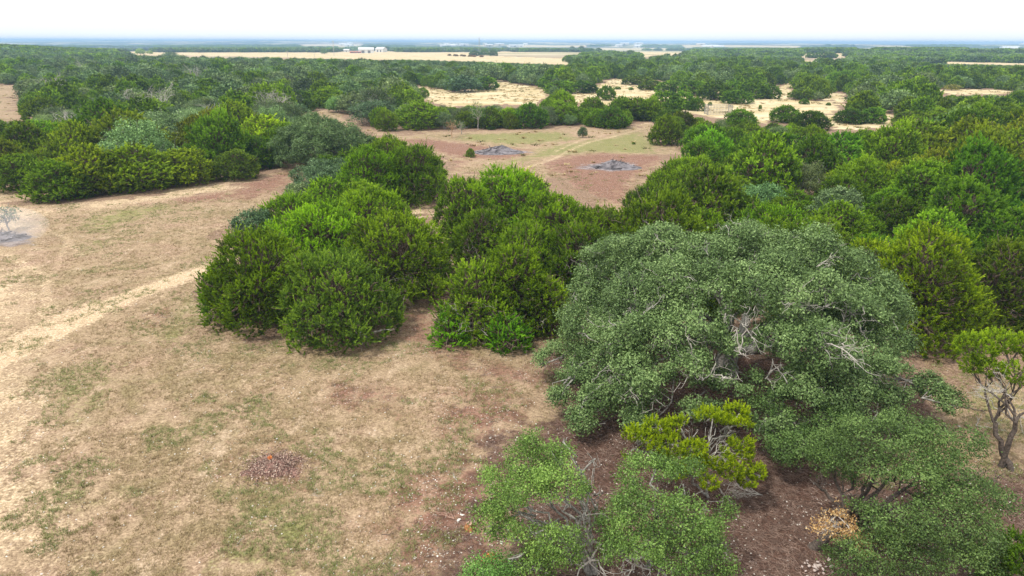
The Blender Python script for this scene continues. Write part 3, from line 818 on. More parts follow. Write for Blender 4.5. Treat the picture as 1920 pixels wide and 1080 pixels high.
fore_tree('O', 1522, 1028, [(1560, 860, 3.3, .6), (1610, 855, 3.7, .65), (1670, 845, 3.9, .7), (1730, 850, 3.9, .7), (1790, 865, 3.6, .6), (1640, 905, 3.3, .7), (1710, 910, 3.4, .75), (1780, 920, 3.2, .7), (1830, 945, 2.8, .6), (1600, 930, 2.7, .5), (1690, 970, 2.8, .65), (1760, 985, 2.7, .7), (1820, 1010, 2.2, .6), (1650, 1040, 1.6, .55), (1720, 1050, 1.8, .6), (1790, 1060, 1.7, .6), (1870, 900, 3.0, .5), (1530, 900, 2.8, .4), (1590, 1060, 1.1, .45), (1700, 805, 3.9, .5), (1840, 1060, 1.4, .5)],
          'wide leafy oak leaning right from a dark trunk, with an orange dead branch', (.84, .92, 0.69), 47, 0.20, 0.34, 11, 0.058, 26, 1, False,
          [(1560, 990, 1.6, 4, .5, .014)])
fore_tree('O', 1530, 850, [(1480, 800, 2.0, .6), (1540, 790, 2.3, .65), (1600, 800, 2.2, .6), (1510, 840, 1.7, .55), (1470, 850, 1.3, .45), (1570, 845, 1.6, .5), (1640, 775, 2.3, .6), (1450, 760, 2.4, .5)],
          'loose low oak growth between the giant oak and the wide leafy oak', (.86, .93, 0.71), 49, 0.10, 0.38, 11, 0.062, 14, 2, True)
fore_tree('J', 1885, 882, [(1830, 650, 4.6, .6), (1875, 640, 4.9, .65), (1925, 645, 5.0, .6), (1860, 690, 4.0, .5), (1915, 700, 4.1, .5), (1820, 685, 3.9, .4), (1960, 670, 4.6, .6), (1960, 720, 3.8, .5)],
          'yellow green juniper at the right edge with two long bare trunks', (1.2, 1.08, .8), 51, 0.13, 0.30, 24, 0.05, 26, 2, False,
          [(1880, 730, 3.3, 12, .9, .02), (1910, 780, 2.2, 8, .8, .015), (1850, 740, 3.0, 5, .6, .015)])
fore_tree('J', 1900, 1090, [(1880, 1050, 1.6, .45), (1910, 1020, 1.9, .4), (1930, 1060, 1.9, .6), (1860, 1075, 1.2, .35)],
          'dark green juniper top poking into the bottom right corner', (.75, .9, .75), 53, 0.08, 0.2, 26, 0.05, 0, 1, False)
fore_tree('O', 935, 1095, [(905, 1070, .9, .4), (950, 1075, 1.0, .4), (890, 1085, .7, .35)],
          'small leafy oak sprout at the bottom edge beside the orange leaves', (.9, 1.2, .7), 55, 0.05, 0.3, 12, 0.055, 0, 1, True, name='oak_sapling', cat='sapling')

# orange dead branch of the wide oak
def orange_branch():
    root = [o for o in C.collection.objects if o.get('label', '').startswith('wide leafy oak')][0]
    r = rng(61)
    bx, by = root.location.x, root.location.y
    L = []; pts = []
    path = [(1545, 985, 1.7), (1570, 965, 2.0), (1590, 985, 1.9), (1600, 1005, 1.7), (1620, 1025, 1.5)]
    Q = np.array([[*g1(px, py, z), z] for px, py, z in path]) - np.array([bx, by, 0])
    L.append((Q, np.linspace(0.03, 0.012, len(Q))))
    for q in Q:
        p = q + r.normal(0, 0.16, (4, 3))
        L += twig_sprays(r, p, unit(r.normal(0, 1, (4, 3))), 0.35, 0.008, 3)
        pts.append(q + r.normal(0, 1, (620, 3)) * np.array([.24, .2, .14]))
    P = np.concatenate(pts)
    P = P[fbm(P[:, 0] * 4, P[:, 2] * 4 + P[:, 1] * 3, 5, 2) > 0.47]
    V, F, v = leaf_quads(P, sphere_pts(r, len(P)), 0.06, r, r.uniform(0, 1, len(P)))
    tv, tf = tubes(L, 5)
    b = link('dead_branch', mesh_np('dead_branch', tv, tf, M['bark_pale']), root)
    b['label'] = 'dead branch with orange leaves'
    link('dead_leaves', mesh_np('dead_leaves', V, F, M['brown_leaf'], {'v': ('FLOAT', v)}), b)
orange_branch()

# ------------------------------------------------------------------ woods: one tree at a time for the nearest, one mass for the rest
def fill_woods():
    r = rng(77)
    X = []; 
    n = 60000
    # uniform over the ground the photo looks over, plus a margin
    y = np.sqrt(r.uniform(38 ** 2, 520 ** 2, n)); x = r.uniform(-1, 1, n) * (0.84 * y + 14)
    R = (1.7 + 2.6 * r.random(n) ** 1.3) * (0.9 + 0.25 * (fbm(x / 30, y / 30, 5, 2) > 0.5))
    o = np.argsort(r.random(n))
    x, y, R = x[o], y[o], R[o]
    z0 = terr(x, y)
    bad = np.zeros(n, bool)
    h = R * r.uniform(1.05, 1.75, n); h = np.clip(h, 2.2, 6.8)
    ex = (y < 62) & (x / y < 0.17)
    bad |= ex
    for fx, fz in [(0, 0.02), (0, 0.5), (0, 1.0), (-0.95, 0.3), (0.95, 0.3), (-0.5, 0.92), (0.5, 0.92), (0, 0.25), (-.9, .6), (.9, .6), (0, .75), (-.5, .5), (.5, .5), (-.25, 1.03), (.25, 1.03), (-1.05, .05), (1.05, .05)]:
        px, py, f = project(x + fx * R, y, z0 + fz * h)
        bad |= in_clear(px, py)
    px, py, f = project(x, y - 0.85 * R, z0)
    bad |= in_clear(px, py) | (py > 640)
    x, y, R, h = x[~bad], y[~bad], R[~bad], h[~bad]
    grid = {}
    def cell(a, b): return (int(a // 8), int(b // 8))
    for ox, oy, oR in occupied:
        for i in range(-1, 2):
            for j in range(-1, 2):
                grid.setdefault((cell(ox, oy)[0] + i, cell(ox, oy)[1] + j), []).append((ox, oy, oR * 1.0))
    out = []
    for a, b, c, hh in zip(x, y, R, h):
        k = cell(a, b); ok = True
        for i in (-1, 0, 1):
            for j in (-1, 0, 1):
                for (p, q, s) in grid.get((k[0] + i, k[1] + j), ()):
                    m = 0.68 * (c + s)
                    if (a - p) ** 2 + (b - q) ** 2 < m * m: ok = False; break
                if not ok: break
            if not ok: break
        if ok:
            grid.setdefault(k, []).append((a, b, c)); out.append((a, b, c, hh))
    A = np.array(out)
    A = A[np.argsort(np.hypot(A[:, 0], A[:, 1]))]
    x, y, R, h = A.T
    px, py, f = project(x, y, 3)
    # oaks are commoner in the left wood
    left = sstep(120, 160, y) * sstep(300, -100, x / y * 1300) 
    po = np.where(x / y < 0.05, 0.12 + 0.38 * sstep(85, 130, y), 0.16)
    po = po * (0.4 + 1.3 * fbm(x / 22, y / 22, 21, 2))
    oak = (r.random(len(x)) < po) & (y > 72)
    vis = (px > -60) & (px < 1980)
    nj = sum(1 for t in NEAR + MID + SMALL if t[0] == 'J'); no = sum(1 for t in NEAR + MID + SMALL if t[0] == 'O')
    cnt = {'J': 300 - nj - 10, 'O': 300 - no - 10}
    rest = {'J': [], 'O': []}
    chosen = []
    for i in range(len(x)):
        k = 'O' if oak[i] else 'J'
        if vis[i] and cnt[k] > 0 and y[i] < 400:
            cnt[k] -= 1; chosen.append((i, k))
        else:
            rest[k].append((x[i], y[i], R[i], h[i]))
    ORD = ['first', 'second', 'third', 'fourth', 'fifth', 'sixth', 'seventh', 'eighth', 'ninth', 'tenth', 'eleventh', 'twelfth', 'thirteenth', 'fourteenth', 'fifteenth', 'sixteenth', 'seventeenth', 'eighteenth', 'nineteenth'] 
    ORD += ['twentieth'] + ['twenty-' + o_ for o_ in ORD[:9]] + ['thirtieth'] + ['thirty-' + o_ for o_ in ORD[:9]] + ['fortieth'] + ['forty-' + o_ for o_ in ORD[:9]] + ['fiftieth'] + ['fifty-' + o_ for o_ in ORD[:9]] + ['sixtieth'] + ['sixty-' + o_ for o_ in ORD[:9]]
    edges = [0, 62, 76, 92, 108, 124, 142, 162, 184, 210, 240, 280, 330, 500]
    rows = {}
    for i, k in chosen:
        sx = x[i] / y[i]
        if y[i] > 240: zone = 'woods beyond the fields'
        elif sx < -0.12: zone = 'left wood'
        elif y[i] < 124 and sx > 0.05: zone = 'right thicket'
        elif sx > 0.05: zone = 'wood round the sandy field'
        else: zone = 'wood behind the clearing'
        rows.setdefault((zone, int(np.searchsorted(edges, y[i])), k), []).append((px[i], i))
    for (zone, row, k), lst in rows.items():
        first = min(rw for (z_, rw, k_) in rows if z_ == zone)
        lst.sort()
        nm = 'live oak' if k == 'O' else 'juniper'
        for j, (_, i) in enumerate(lst):
            t = r.uniform(0.8, 1.12)
            yl = fbm(np.array([x[i] / 15]), np.array([y[i] / 15]), 31, 2)[0]
            warm = 1 + (yl - 0.45) * 0.9 * (1 if y[i] < 110 else 0.35)
            tint = (t * warm, t, t * 0.95)
            if k == 'O': t *= r.choice([.75, .9, 1.0, 1.2]); tint = (t * r.uniform(.92, 1.12), t, t * r.uniform(.8, 1.1))
            look = ('' if zone == 'wood round the sandy field' else 'broad ' if R[i] > 3.3 else 'small ' if R[i] < 2.2 else '') + ('yellowish ' if warm > 1.08 and k == 'J' else 'grey green ' if k == 'O' else 'dark green ')
            lab = look + nm + ', ' + ORD[row - first] + ' row of the ' + zone + ', ' + ORD[j] + ' from left'
            place_tree(k, x[i], y[i], R[i], h[i], lab, nm + 's of the ' + zone, tint, rz=r.uniform(0, 6.28), ry=R[i] * r.uniform(.85, 1.15), pick=int(r.integers(0, 99)))
    # farther off: scattered to 3 km, thick where the noise is high
    n = 30000
    yy = 505 * (3200 / 505) ** (r.random(n) ** 0.85); xx = r.uniform(-1, 1, n) * (0.82 * yy + 20)
    dens = fbm(xx / 160, yy / 420, 50, 4) * .5 + fbm(xx / 620 + 5, yy / 900, 55, 3) * .5 - 0.085 * sstep(700, 1150, yy)
    px, py, f = project(xx, yy, terr(xx, yy) + 1.0)
    rr = r.uniform(3.0, 5.2, n) * (yy / 505) ** 0.55
    pxt, pyt, _ = project(xx, yy, terr(xx, yy) + 6.0)
    keep = (dens > 0.44) & ~in_clear(px, py) & ~in_clear(px, pyt)
    for q_ in (-.8, .8):
        pxs, pys, _ = project(xx + q_ * rr, yy, terr(xx, yy) + 3.5); keep &= ~in_clear(pxs, pys)
    # two wooded rises
    hill = (np.hypot((xx + 560) / 190, (yy - 640) / 190) < 1) | (np.hypot((xx - 520) / 330, (yy - 900) / 220) < 1)
    keep |= (((px > 290) & (px < 640) & (py > 92.5) & (py < 97)) | ((px > 650) & (px < 860) & (py > 90.5) & (py < 93)) | ((px > 960) & (px < 1420) & (py > 94) & (py < 96.5) & (dens > .36))) & ~in_clear(px, pyt)
    keep |= hill & ~in_clear(px, pyt) & ~in_clear(px, py)
    for a, b, c in zip(xx[keep], yy[keep], rr[keep]):
        rest['O' if (int(a * 7) % 10) < 3 else 'J'].append((a, b, c, min(7.5, 4.3 + c * 0.15)))
    return rest

def instancer(name, pts, scl, rotz, protos, mat=None, seed=0, tilt=None, pick=None):
    """one object that scatters copies of the protos over its points"""
    me = bpy.data.meshes.new(name)
    me.vertices.add(len(pts)); me.vertices.foreach_set('co', np.ascontiguousarray(pts, np.float32).ravel())
    a = me.attributes.new('scl', 'FLOAT_VECTOR', 'POINT'); a.data.foreach_set('vector', np.ascontiguousarray(scl, np.float32).ravel())
    rot = np.zeros((len(pts), 3), np.float32); rot[:, 2] = rotz
    if tilt is not None: rot[:, :2] = tilt
    a = me.attributes.new('rot', 'FLOAT_VECTOR', 'POINT'); a.data.foreach_set('vector', rot.ravel())
    a = me.attributes.new('idx', 'INT', 'POINT')
    ii = (pick if pick is not None else rng(seed + 40).integers(0, len(protos), len(pts))).astype(np.int32)
    a.data.foreach_set('value', len(protos) - 1 - ii)      # joined instances come out last one first
    o = link(name, me)
    ng = bpy.data.node_groups.new(name + '_scatter', 'GeometryNodeTree')
    ng.interface.new_socket('Geometry', in_out='INPUT', socket_type='NodeSocketGeometry')
    ng.interface.new_socket('Geometry', in_out='OUTPUT', socket_type='NodeSocketGeometry')
    ns, lk = ng.nodes, ng.links
    gi = ns.new('NodeGroupInput'); go = ns.new('NodeGroupOutput')
    ip = ns.new('GeometryNodeInstanceOnPoints'); ip.inputs['Pick Instance'].default_value = True
    g2i = ns.new('GeometryNodeGeometryToInstance')
    for po in protos:
        oi = ns.new('GeometryNodeObjectInfo'); oi.inputs['Object'].default_value = po; oi.inputs['As Instance'].default_value = True
        lk.new(oi.outputs['Geometry'], g2i.inputs[0]) if False else None
        oi2 = oi
        if 'jn' not in locals(): jn = ns.new('GeometryNodeJoinGeometry')
        lk.new(oi2.outputs['Geometry'], jn.inputs[0])
    sa = ns.new('GeometryNodeInputNamedAttribute'); sa.data_type = 'FLOAT_VECTOR'; sa.inputs['Name'].default_value = 'scl'
    ra = ns.new('GeometryNodeInputNamedAttribute'); ra.data_type = 'FLOAT_VECTOR'; ra.inputs['Name'].default_value = 'rot'
    rv = ns.new('GeometryNodeInputNamedAttribute'); rv.data_type = 'INT'; rv.inputs['Name'].default_value = 'idx'
    ri = rv.outputs['Attribute']
    m2p = ns.new('GeometryNodeMeshToPoints')
    lk.new(gi.outputs[0], m2p.inputs[0]); lk.new(m2p.outputs[0], ip.inputs['Points'])
    lk.new(jn.outputs[0], ip.inputs['Instance']); lk.new(ri, ip.inputs['Instance Index'])
    e2r = ns.new('FunctionNodeEulerToRotation'); lk.new(ra.outputs['Attribute'], e2r.inputs[0]); lk.new(e2r.outputs[0], ip.inputs['Rotation'])
    lk.new(sa.outputs['Attribute'], ip.inputs['Scale'])
    lk.new(ip.outputs[0], go.inputs[0])
    ns.remove(g2i)
    md = o.modifiers.new('scatter', 'NODES'); md.node_group = ng
    return o

def proto_obj(name, me):
    return bpy.data.objects.new(name, me)

rest = fill_woods()
def stuff_wood(kind, name, label, pool2, pool3):
    A = np.array(rest[kind]); 
    d = np.hypot(A[:, 0], A[:, 1])
    r = rng(5)
    P2 = [(proto_obj('crown_source', p[0]), p[2], p[3]) for p in pool2]
    P3 = [(proto_obj('crown_source', p[0]), p[2], p[3]) for p in pool3]
    # one point object per kind: near part uses finer crowns, so choose by proto index through the scale
    R0 = 3.4; H0 = 4.8
    pts = np.stack([A[:, 0], A[:, 1], terr(A[:, 0], A[:, 1]) - 0.05], 1)
    scl = np.stack([A[:, 2] / R0, A[:, 2] / R0 * r.uniform(.85, 1.15, len(A)), A[:, 3] / H0], 1)
    pick = np.where(d < 620, r.integers(0, len(P2), len(A)), len(P2) + r.integers(0, len(P3), len(A)))
    o = instancer(name, pts, scl, r.uniform(0, 6.28, len(A)), [p[0] for p in P2 + P3], pick=pick)
    tag(o, label, 'woodland', None, 'stuff')
    print(name, len(A))
    return o
stuff_wood('J', 'juniper_woodland', 'far juniper woodland that fades into blue haze', PJ[2], PJ[3])
stuff_wood('O', 'oak_woodland', 'far greyish oak woodland mixed through the junipers', PO[2], PO[3])

# bare grey trees standing in the left wood
DT = [dead_tree_mesh(400 + i, h, R) for i, (h, R) in enumerate([(6.0, 2.2), (5.0, 2.6), (5.5, 1.8)])]
DT = [mesh_np('dead_branches', v, f, M['bark_pale'], smooth=True) for v, f in DT]
for i, (px, yt, s, lab) in enumerate([
    (105, 152, 1.0, 'bare grey dead tree left of the round oak in the left wood'), (122, 205, .9, 'bare pale dead tree with black limbs just behind the left thicket'),
    (78, 152, .9, 'bare dead tree beside the round grey oak in the left wood'), (362, 131, 1.0, 'tall pale dead tree, left one of the two far back in the left wood'),
    (377, 126, 1.05, 'tall pale dead tree, right one of the two far back in the left wood'), (238, 174, .9, 'pale dead crown among the grey oaks of the left wood'),
    (300, 172, 1.0, 'whitish dead crown in the middle of the left wood'), (215, 178, .8, 'small pale dead crown left of the whitish one'),
    (498, 180, 1.0, 'pale forked dead tree in front of the round dark oaks'), (522, 182, .9, 'bare dead tree just right of the pale forked one'),
    (290, 109, 1.1, 'pale dead trunk breaking the skyline of the left wood'), (395, 201, .8, 'grey dead branches behind the yellow green junipers'),
    (150, 122, 1.0, 'slanting dead limb far back at the left'), (1433, 155, .8, 'bare snag at the rim of the sandy field'), (470, 175, .7, 'short broken pale snag left of the forked dead tree')]):
    x, y = g1(px, yt, 5.6 * s)
    o = link('dead_tree', None, None, (x, y, float(terr(x, y)))); o.rotation_euler.z = i * 1.3; k = s * 1.12
    o.scale = (k, k, k)
    tag(o, lab, 'dead tree')
    link('branches', DT[i % 3], o)

# ------------------------------------------------------------------ ground
def axis(lo, hi, step, g, far_lo, far_hi):
    a = list(np.arange(lo, hi + 1e-6, step))
    s = step
    while a[-1] < far_hi: s *= g; a.append(a[-1] + s)
    s = step
    b = [lo]
    while b[-1] > far_lo: s *= g; b.append(b[-1] - s)
    return np.array(b[:0:-1] + a)

def wp(poly): return [g1(*p) for p in poly]

def paint(x, y, polys, soft=1.0):
    m = np.zeros(len(x))
    for p in polys:
        w = wp(p)
        a = np.array(w); lo = a.min(0) - soft * 3; hi = a.max(0) + soft * 3
        s = (x > lo[0]) & (x < hi[0]) & (y > lo[1]) & (y < hi[1])
        if not s.any(): continue
        d = sdist(x[s], y[s], w)
        m[s] = np.maximum(m[s], np.clip(0.5 + d / (2 * soft), 0, 1))
    return m

def stroke(x, y, lines, grow=1.0):
    m = np.zeros(len(x))
    for pts, wd, st in lines:
        w = wp(pts); a = np.array(w); q = wd * 3
        lo = a.min(0) - q; hi = a.max(0) + q
        s = (x > lo[0]) & (x < hi[0]) & (y > lo[1]) & (y < hi[1])
        if not s.any(): continue
        d = sdist(x[s], y[s], w, closed=False)
        m[s] = np.maximum(m[s], st * np.clip(1.0 - 0.5 * d / (wd * 0.5), 0, 1))
    return m

BARE = [  # pale sandy ground
 [(-300, 352), (0, 356), (45, 384), (150, 392), (60, 412), (100, 440), (40, 470), (-300, 490)],
 [(100, 384), (300, 362), (430, 338), (470, 352), (330, 375), (170, 398)],
 [(-300, 650), (0, 640), (110, 640), (60, 700), (95, 760), (60, 840), (110, 960), (80, 1090), (-500, 1090)],
 [(-200, 500), (40, 500), (90, 560), (20, 640), (-200, 660)],
 [(768, 386), (798, 384), (812, 460), (786, 440)],
 [(1100, 190), (1130, 185), (1240, 230), (1180, 238)],
]
TRACK = [([(-60, 710), (60, 640), (170, 590), (270, 545), (360, 515), (440, 490), (520, 470)], 1.6, 1.3), ([(-60, 690), (60, 628), (170, 575)], 2.6, .72),
         ([(-60, 685), (70, 615), (200, 565), (330, 520), (440, 482)], 0.8, 0.85),
         ([(0, 470), (90, 520), (80, 600), (10, 690)], 0.8, 0.55), ([(130, 440), (90, 540), (110, 600)], 0.6, 0.45),
         ([(90, 700), (60, 860), (120, 1000)], 0.8, 0.5), ([(60, 420), (130, 450), (150, 480)], 0.7, 0.5),
         ([(150, 980), (200, 940), (230, 930)], 0.25, 0.6), ([(330, 535), (270, 590), (330, 610)], 0.6, 0.4),
         ([(930, 332), (985, 315), (1040, 297), (1100, 268), (1180, 248), (1240, 234)], 1.1, 0.52),
         ([(1040, 285), (1090, 262), (1150, 248), (1235, 236)], 0.8, 0.5),
         ([(780, 388), (790, 410), (800, 440), (815, 470), (880, 490)], 1.2, 0.7),
         ([(1170, 150), (1155, 165), (1200, 180)], 2.0, 0.8), ([(640, 214), (600, 224), (565, 230)], 1.5, 0.5)]
RED = [
 [(740, 262), (800, 260), (880, 270), (990, 280), (1000, 290), (940, 300), (860, 296), (800, 282)],
 [(1040, 330), (1010, 305), (1060, 292), (1130, 286), (1270, 292), (1225, 312), (1190, 345), (1175, 385), (1130, 378), (1060, 352)],
 [(845, 300), (880, 300), (850, 322), (846, 320)],
 [(300, 372), (430, 358), (450, 372), (330, 386)],
 [(440, 345), (550, 318), (552, 345), (470, 375), (420, 372)],
 [(235, 378), (290, 376), (280, 386)],
 [(760, 590), (820, 560), (830, 640), (900, 672), (1000, 690), (1040, 720), (960, 730), (880, 700), (800, 660), (740, 640)],
 [(610, 720), (760, 735), (750, 770), (620, 760)],
 [(850, 740), (960, 720), (1000, 790), (900, 850), (830, 800)],
 [(720, 935), (820, 870), (900, 850), (990, 880), (990, 1090), (700, 1090), (740, 1000)],
 [(270, 590), (330, 570), (320, 612), (280, 610)],
 [(450, 850), (540, 835), (590, 880), (560, 915), (480, 905)],
]
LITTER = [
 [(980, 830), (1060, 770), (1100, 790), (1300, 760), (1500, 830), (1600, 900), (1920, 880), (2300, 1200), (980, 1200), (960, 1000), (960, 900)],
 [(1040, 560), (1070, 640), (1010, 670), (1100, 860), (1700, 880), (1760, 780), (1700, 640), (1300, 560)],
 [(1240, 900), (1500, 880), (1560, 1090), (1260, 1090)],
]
GREEN = [
 [(1010, 275), (1200, 245), (1245, 268), (1230, 290), (1100, 288), (1000, 300), (900, 330), (860, 326), (930, 305)],
 [(860, 250), (1060, 246), (1100, 262), (960, 275), (850, 262)],
 [(90, 700), (200, 690), (180, 760), (100, 800)], [(250, 600), (380, 540), (400, 590), (330, 640), (270, 630)],
 [(200, 392), (330, 378), (400, 375), (300, 400), (180, 440), (140, 420)],
 [(240, 450), (150, 480), (170, 450)], [(130, 880), (170, 860), (150, 980), (110, 1000)],
 [(480, 930), (640, 980), (560, 1070), (430, 1050)], [(880, 700), (960, 735), (900, 760)],
 [(1760, 690), (1920, 700), (1920, 840), (1830, 800)],
 [(850, 165), (930, 160), (1020, 172), (940, 180)],
]
ASH = [
 [(-100, 436), (40, 432), (60, 445), (50, 462), (-100, 466)],
 [(900, 284), (915, 279), (985, 283), (1000, 286), (960, 289), (905, 290)],
 [(1085, 312), (1120, 306), (1180, 304), (1195, 316), (1150, 321), (1090, 317)],
]
FIELD = [CLEAR[i] for i in (2, 3, 4, 5, 7, 8, 9, 13, 14)] + FARC
GREENFIELD = [[(880, 95), (1060, 97), (1040, 101), (880, 99)], [(1450, 92), (1550, 93), (1500, 96)], [(700, 110), (900, 112), (880, 107), (720, 104)]]

def ground_masks(x, y):
    d = np.hypot(x, y)
    A = {}
    A['bare'] = np.maximum(paint(x, y, BARE, 2.6) * 0.62, stroke(x, y, TRACK))
    A['red'] = paint(x, y, RED, 2.6) * 0.82
    A['green'] = paint(x, y, GREEN, 3.5) * 0.7
    A['litter'] = np.maximum(paint(x, y, LITTER, 1.9), 0.5 * paint(x, y, [[(850, 800), (1000, 760), (1040, 800), (1000, 1200), (700, 1200), (760, 1000), (830, 900)]], 1.8))
    A['ash'] = paint(x, y, ASH, 1.2)
    A['field'] = paint(x, y, FIELD, 7.0)
    # soil under the thickets: wherever no opening is seen
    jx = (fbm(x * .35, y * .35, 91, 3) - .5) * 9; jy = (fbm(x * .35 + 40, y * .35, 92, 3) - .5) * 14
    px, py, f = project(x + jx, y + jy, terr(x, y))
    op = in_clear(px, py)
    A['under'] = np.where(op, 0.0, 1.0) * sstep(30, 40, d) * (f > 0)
    return A

def build_ground():
    xs = axis(-34, 40, 0.33, 1.045, -15500, 15500)
    ys = axis(12, 112, 0.33, 1.04, -60, 15500)
    X, Y = np.meshgrid(xs, ys)
    x = X.ravel(); y = Y.ravel()
    z = terr(x, y)
    near = np.hypot(x, y) < 90
    z = z + np.where(near, (fbm(x * 1.7, y * 1.7, 41, 3) - 0.5) * 0.10, 0)
    nx, ny = len(xs), len(ys)
    i = np.arange(nx - 1)[None] + np.arange(ny - 1)[:, None] * nx
    F = np.stack([i, i + 1, i + nx + 1, i + nx], -1).reshape(-1, 4)
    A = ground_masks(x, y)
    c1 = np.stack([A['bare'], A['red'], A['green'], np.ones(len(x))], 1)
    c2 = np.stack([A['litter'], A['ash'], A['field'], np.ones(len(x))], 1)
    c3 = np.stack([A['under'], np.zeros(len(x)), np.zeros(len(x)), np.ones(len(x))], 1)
    print('ground verts', len(x))
    return mesh_np('ground', np.stack([x, y, z], 1), F, ground_mat(), {'m1': ('FLOAT_COLOR', c1), 'm2': ('FLOAT_COLOR', c2), 'm3': ('FLOAT_COLOR', c3)}, smooth=True)

def ground_mat():
    m, ns, lk = new_mat('ground_soil_and_dry_grass')
    tc = ns.new('ShaderNodeTexCoord')
    def noise(scale, detail=5, rough=0.6, sx=1, sy=1, dist=0.0):
        mp = ns.new('ShaderNodeMapping'); mp.inputs['Scale'].default_value = (sx, sy, 1)
        lk.new(tc.outputs['Object'], mp.inputs[0])
        n = ns.new('ShaderNodeTexNoise'); n.inputs['Scale'].default_value = scale; n.inputs['Detail'].default_value = detail; n.inputs['Roughness'].default_value = rough; n.inputs['Distortion'].default_value = dist
        lk.new(mp.outputs[0], n.inputs['Vector'])
        return n.outputs['Fac']
    def math_(op, a, b=None, clamp=False):
        n = N(ns, 'ShaderNodeMath', operation=op); n.use_clamp = clamp
        for k, v in enumerate((a, b)):
            if v is None: continue
            if hasattr(v, 'links') or hasattr(v, 'is_linked'): lk.new(v, n.inputs[k])
            else: n.inputs[k].default_value = v
        return n.outputs[0]
    def ramp(f, a, b):
        n = N(ns, 'ShaderNodeMapRange', interpolation_type='SMOOTHSTEP')
        n.inputs['From Min'].default_value = a; n.inputs['From Max'].default_value = b
        lk.new(f, n.inputs['Value']); return n.outputs[0]
    def mix(f, a, b, mode='MIX'):
        n = N(ns, 'ShaderNodeMix', data_type='RGBA', blend_type=mode)
        for s, v in (('Factor', f), ('A', a), ('B', b)):
            if hasattr(v, 'is_linked'): lk.new(v, n.inputs[s])
            elif s == 'Factor': n.inputs[s].default_value = v
            else: n.inputs[s].default_value = (*v, 1)
        return n.outputs['Result']
    def attr(name):
        a = N(ns, 'ShaderNodeAttribute', attribute_name=name)
        s = ns.new('ShaderNodeSeparateColor'); lk.new(a.outputs['Color'], s.inputs[0]); return s.outputs
    m1, m2, m3 = attr('m1'), attr('m2'), attr('m3')
    big = noise(0.11, 5, 0.6); mid = noise(0.9, 6, 0.65); fine = noise(5.5, 6, 0.7, dist=0.4); tiny = noise(24, 4, 0.7); mid2 = noise(0.45, 6, 0.65)
    def edge(mask, amt=0.9, k=0.16):
        # soft mask broken up by noise
        a = math_('ADD', mask, math_('MULTIPLY', math_('SUBTRACT', mid, 0.5), amt))
        a = math_('ADD', a, math_('MULTIPLY', math_('SUBTRACT', fine, 0.5), amt * 0.75))
        return ramp(a, 0.5 - k, 0.5 + k)
    straw = mix(ramp(fine, 0.3, 0.7), (0.205, 0.140, 0.088), (0.44, 0.32, 0.21))
    straw = mix(ramp(tiny, 0.35, 0.75), straw, (0.50, 0.38, 0.25))
    pinkish = mix(ramp(fine, 0.3, 0.7), (0.25, 0.155, 0.105), (0.52, 0.37, 0.27))
    base = mix(ramp(mid2, 0.44, 0.62), straw, pinkish)
    olive = mix(ramp(fine, 0.35, 0.7), (0.13, 0.118, 0.048), (0.29, 0.25, 0.11))
    base = mix(math_('MULTIPLY', ramp(math_('ADD', math_('MULTIPLY', mid, 0.6), math_('MULTIPLY', big, 0.4)), 0.45, 0.60), 0.62), base, olive)
    scuff = noise(0.32, 6, 0.7, 2.2, 0.8)
    base = mix(math_('MULTIPLY', ramp(scuff, 0.54, 0.66), 0.65), base, mix(ramp(fine, 0.3, 0.7), (0.36, 0.26, 0.17), (0.62, 0.48, 0.35)))
    grn = mix(ramp(fine, 0.3, 0.7), (0.12, 0.145, 0.04), (0.30, 0.31, 0.11))
    base = mix(math_('MULTIPLY', edge(m1[2], 1.1), 0.75), base, grn)
    red = mix(ramp(fine, 0.3, 0.72), (0.14, 0.066, 0.046), (0.35, 0.195, 0.145))
    base = mix(math_('MULTIPLY', edge(m1[1], 1.4, 0.22), 0.9), base, red)
    pale = mix(ramp(fine, 0.25, 0.7), (0.40, 0.285, 0.17), (0.68, 0.53, 0.36))
    base = mix(edge(m1[0], 1.5, 0.22), base, pale)
    fld = mix(ramp(noise(0.05, 6, 0.65, 1, 2.5), 0.35, 0.65), (0.50, 0.39, 0.20), (0.74, 0.62, 0.42))
    fld = mix(ramp(noise(0.6, 5, 0.7), 0.45, 0.75), fld, (0.34, 0.30, 0.15))
    base = mix(ramp(math_('ADD', m2[2], math_('MULTIPLY', math_('SUBTRACT', mid2, .5), .5)), 0.35, 0.6), base, fld)
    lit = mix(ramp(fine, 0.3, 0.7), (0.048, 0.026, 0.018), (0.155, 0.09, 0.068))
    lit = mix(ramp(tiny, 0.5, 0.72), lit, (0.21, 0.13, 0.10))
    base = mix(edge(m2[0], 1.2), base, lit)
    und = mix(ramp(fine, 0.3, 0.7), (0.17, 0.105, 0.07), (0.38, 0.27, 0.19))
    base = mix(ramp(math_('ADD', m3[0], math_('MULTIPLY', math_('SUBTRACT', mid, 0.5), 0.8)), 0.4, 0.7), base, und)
    ash = mix(ramp(mid, 0.35, 0.65), (0.12, 0.095, 0.095), (0.34, 0.30, 0.305))
    base = mix(math_('MULTIPLY', edge(m2[1], 1.8), .85), base, ash)
    base = mix(1.0, base, mix(ramp(noise(11, 5, 0.8), 0.32, 0.68), (0.66, 0.64, 0.60), (1.28, 1.28, 1.28)), 'MULTIPLY')
    # limestone chips
    vo = ns.new('ShaderNodeTexVoronoi'); vo.inputs['Scale'].default_value = 6.5; lk.new(tc.outputs['Object'], vo.inputs['Vector'])
    chip = math_('LESS_THAN', vo.outputs['Distance'], 0.17)
    where = ramp(math_('ADD', mid2, math_('MULTIPLY', math_('ADD', m1[1], m1[0]), 0.22)), 0.56, 0.72)
    chip = math_('MULTIPLY', math_('MULTIPLY', chip, where), math_('GREATER_THAN', tiny, 0.42))
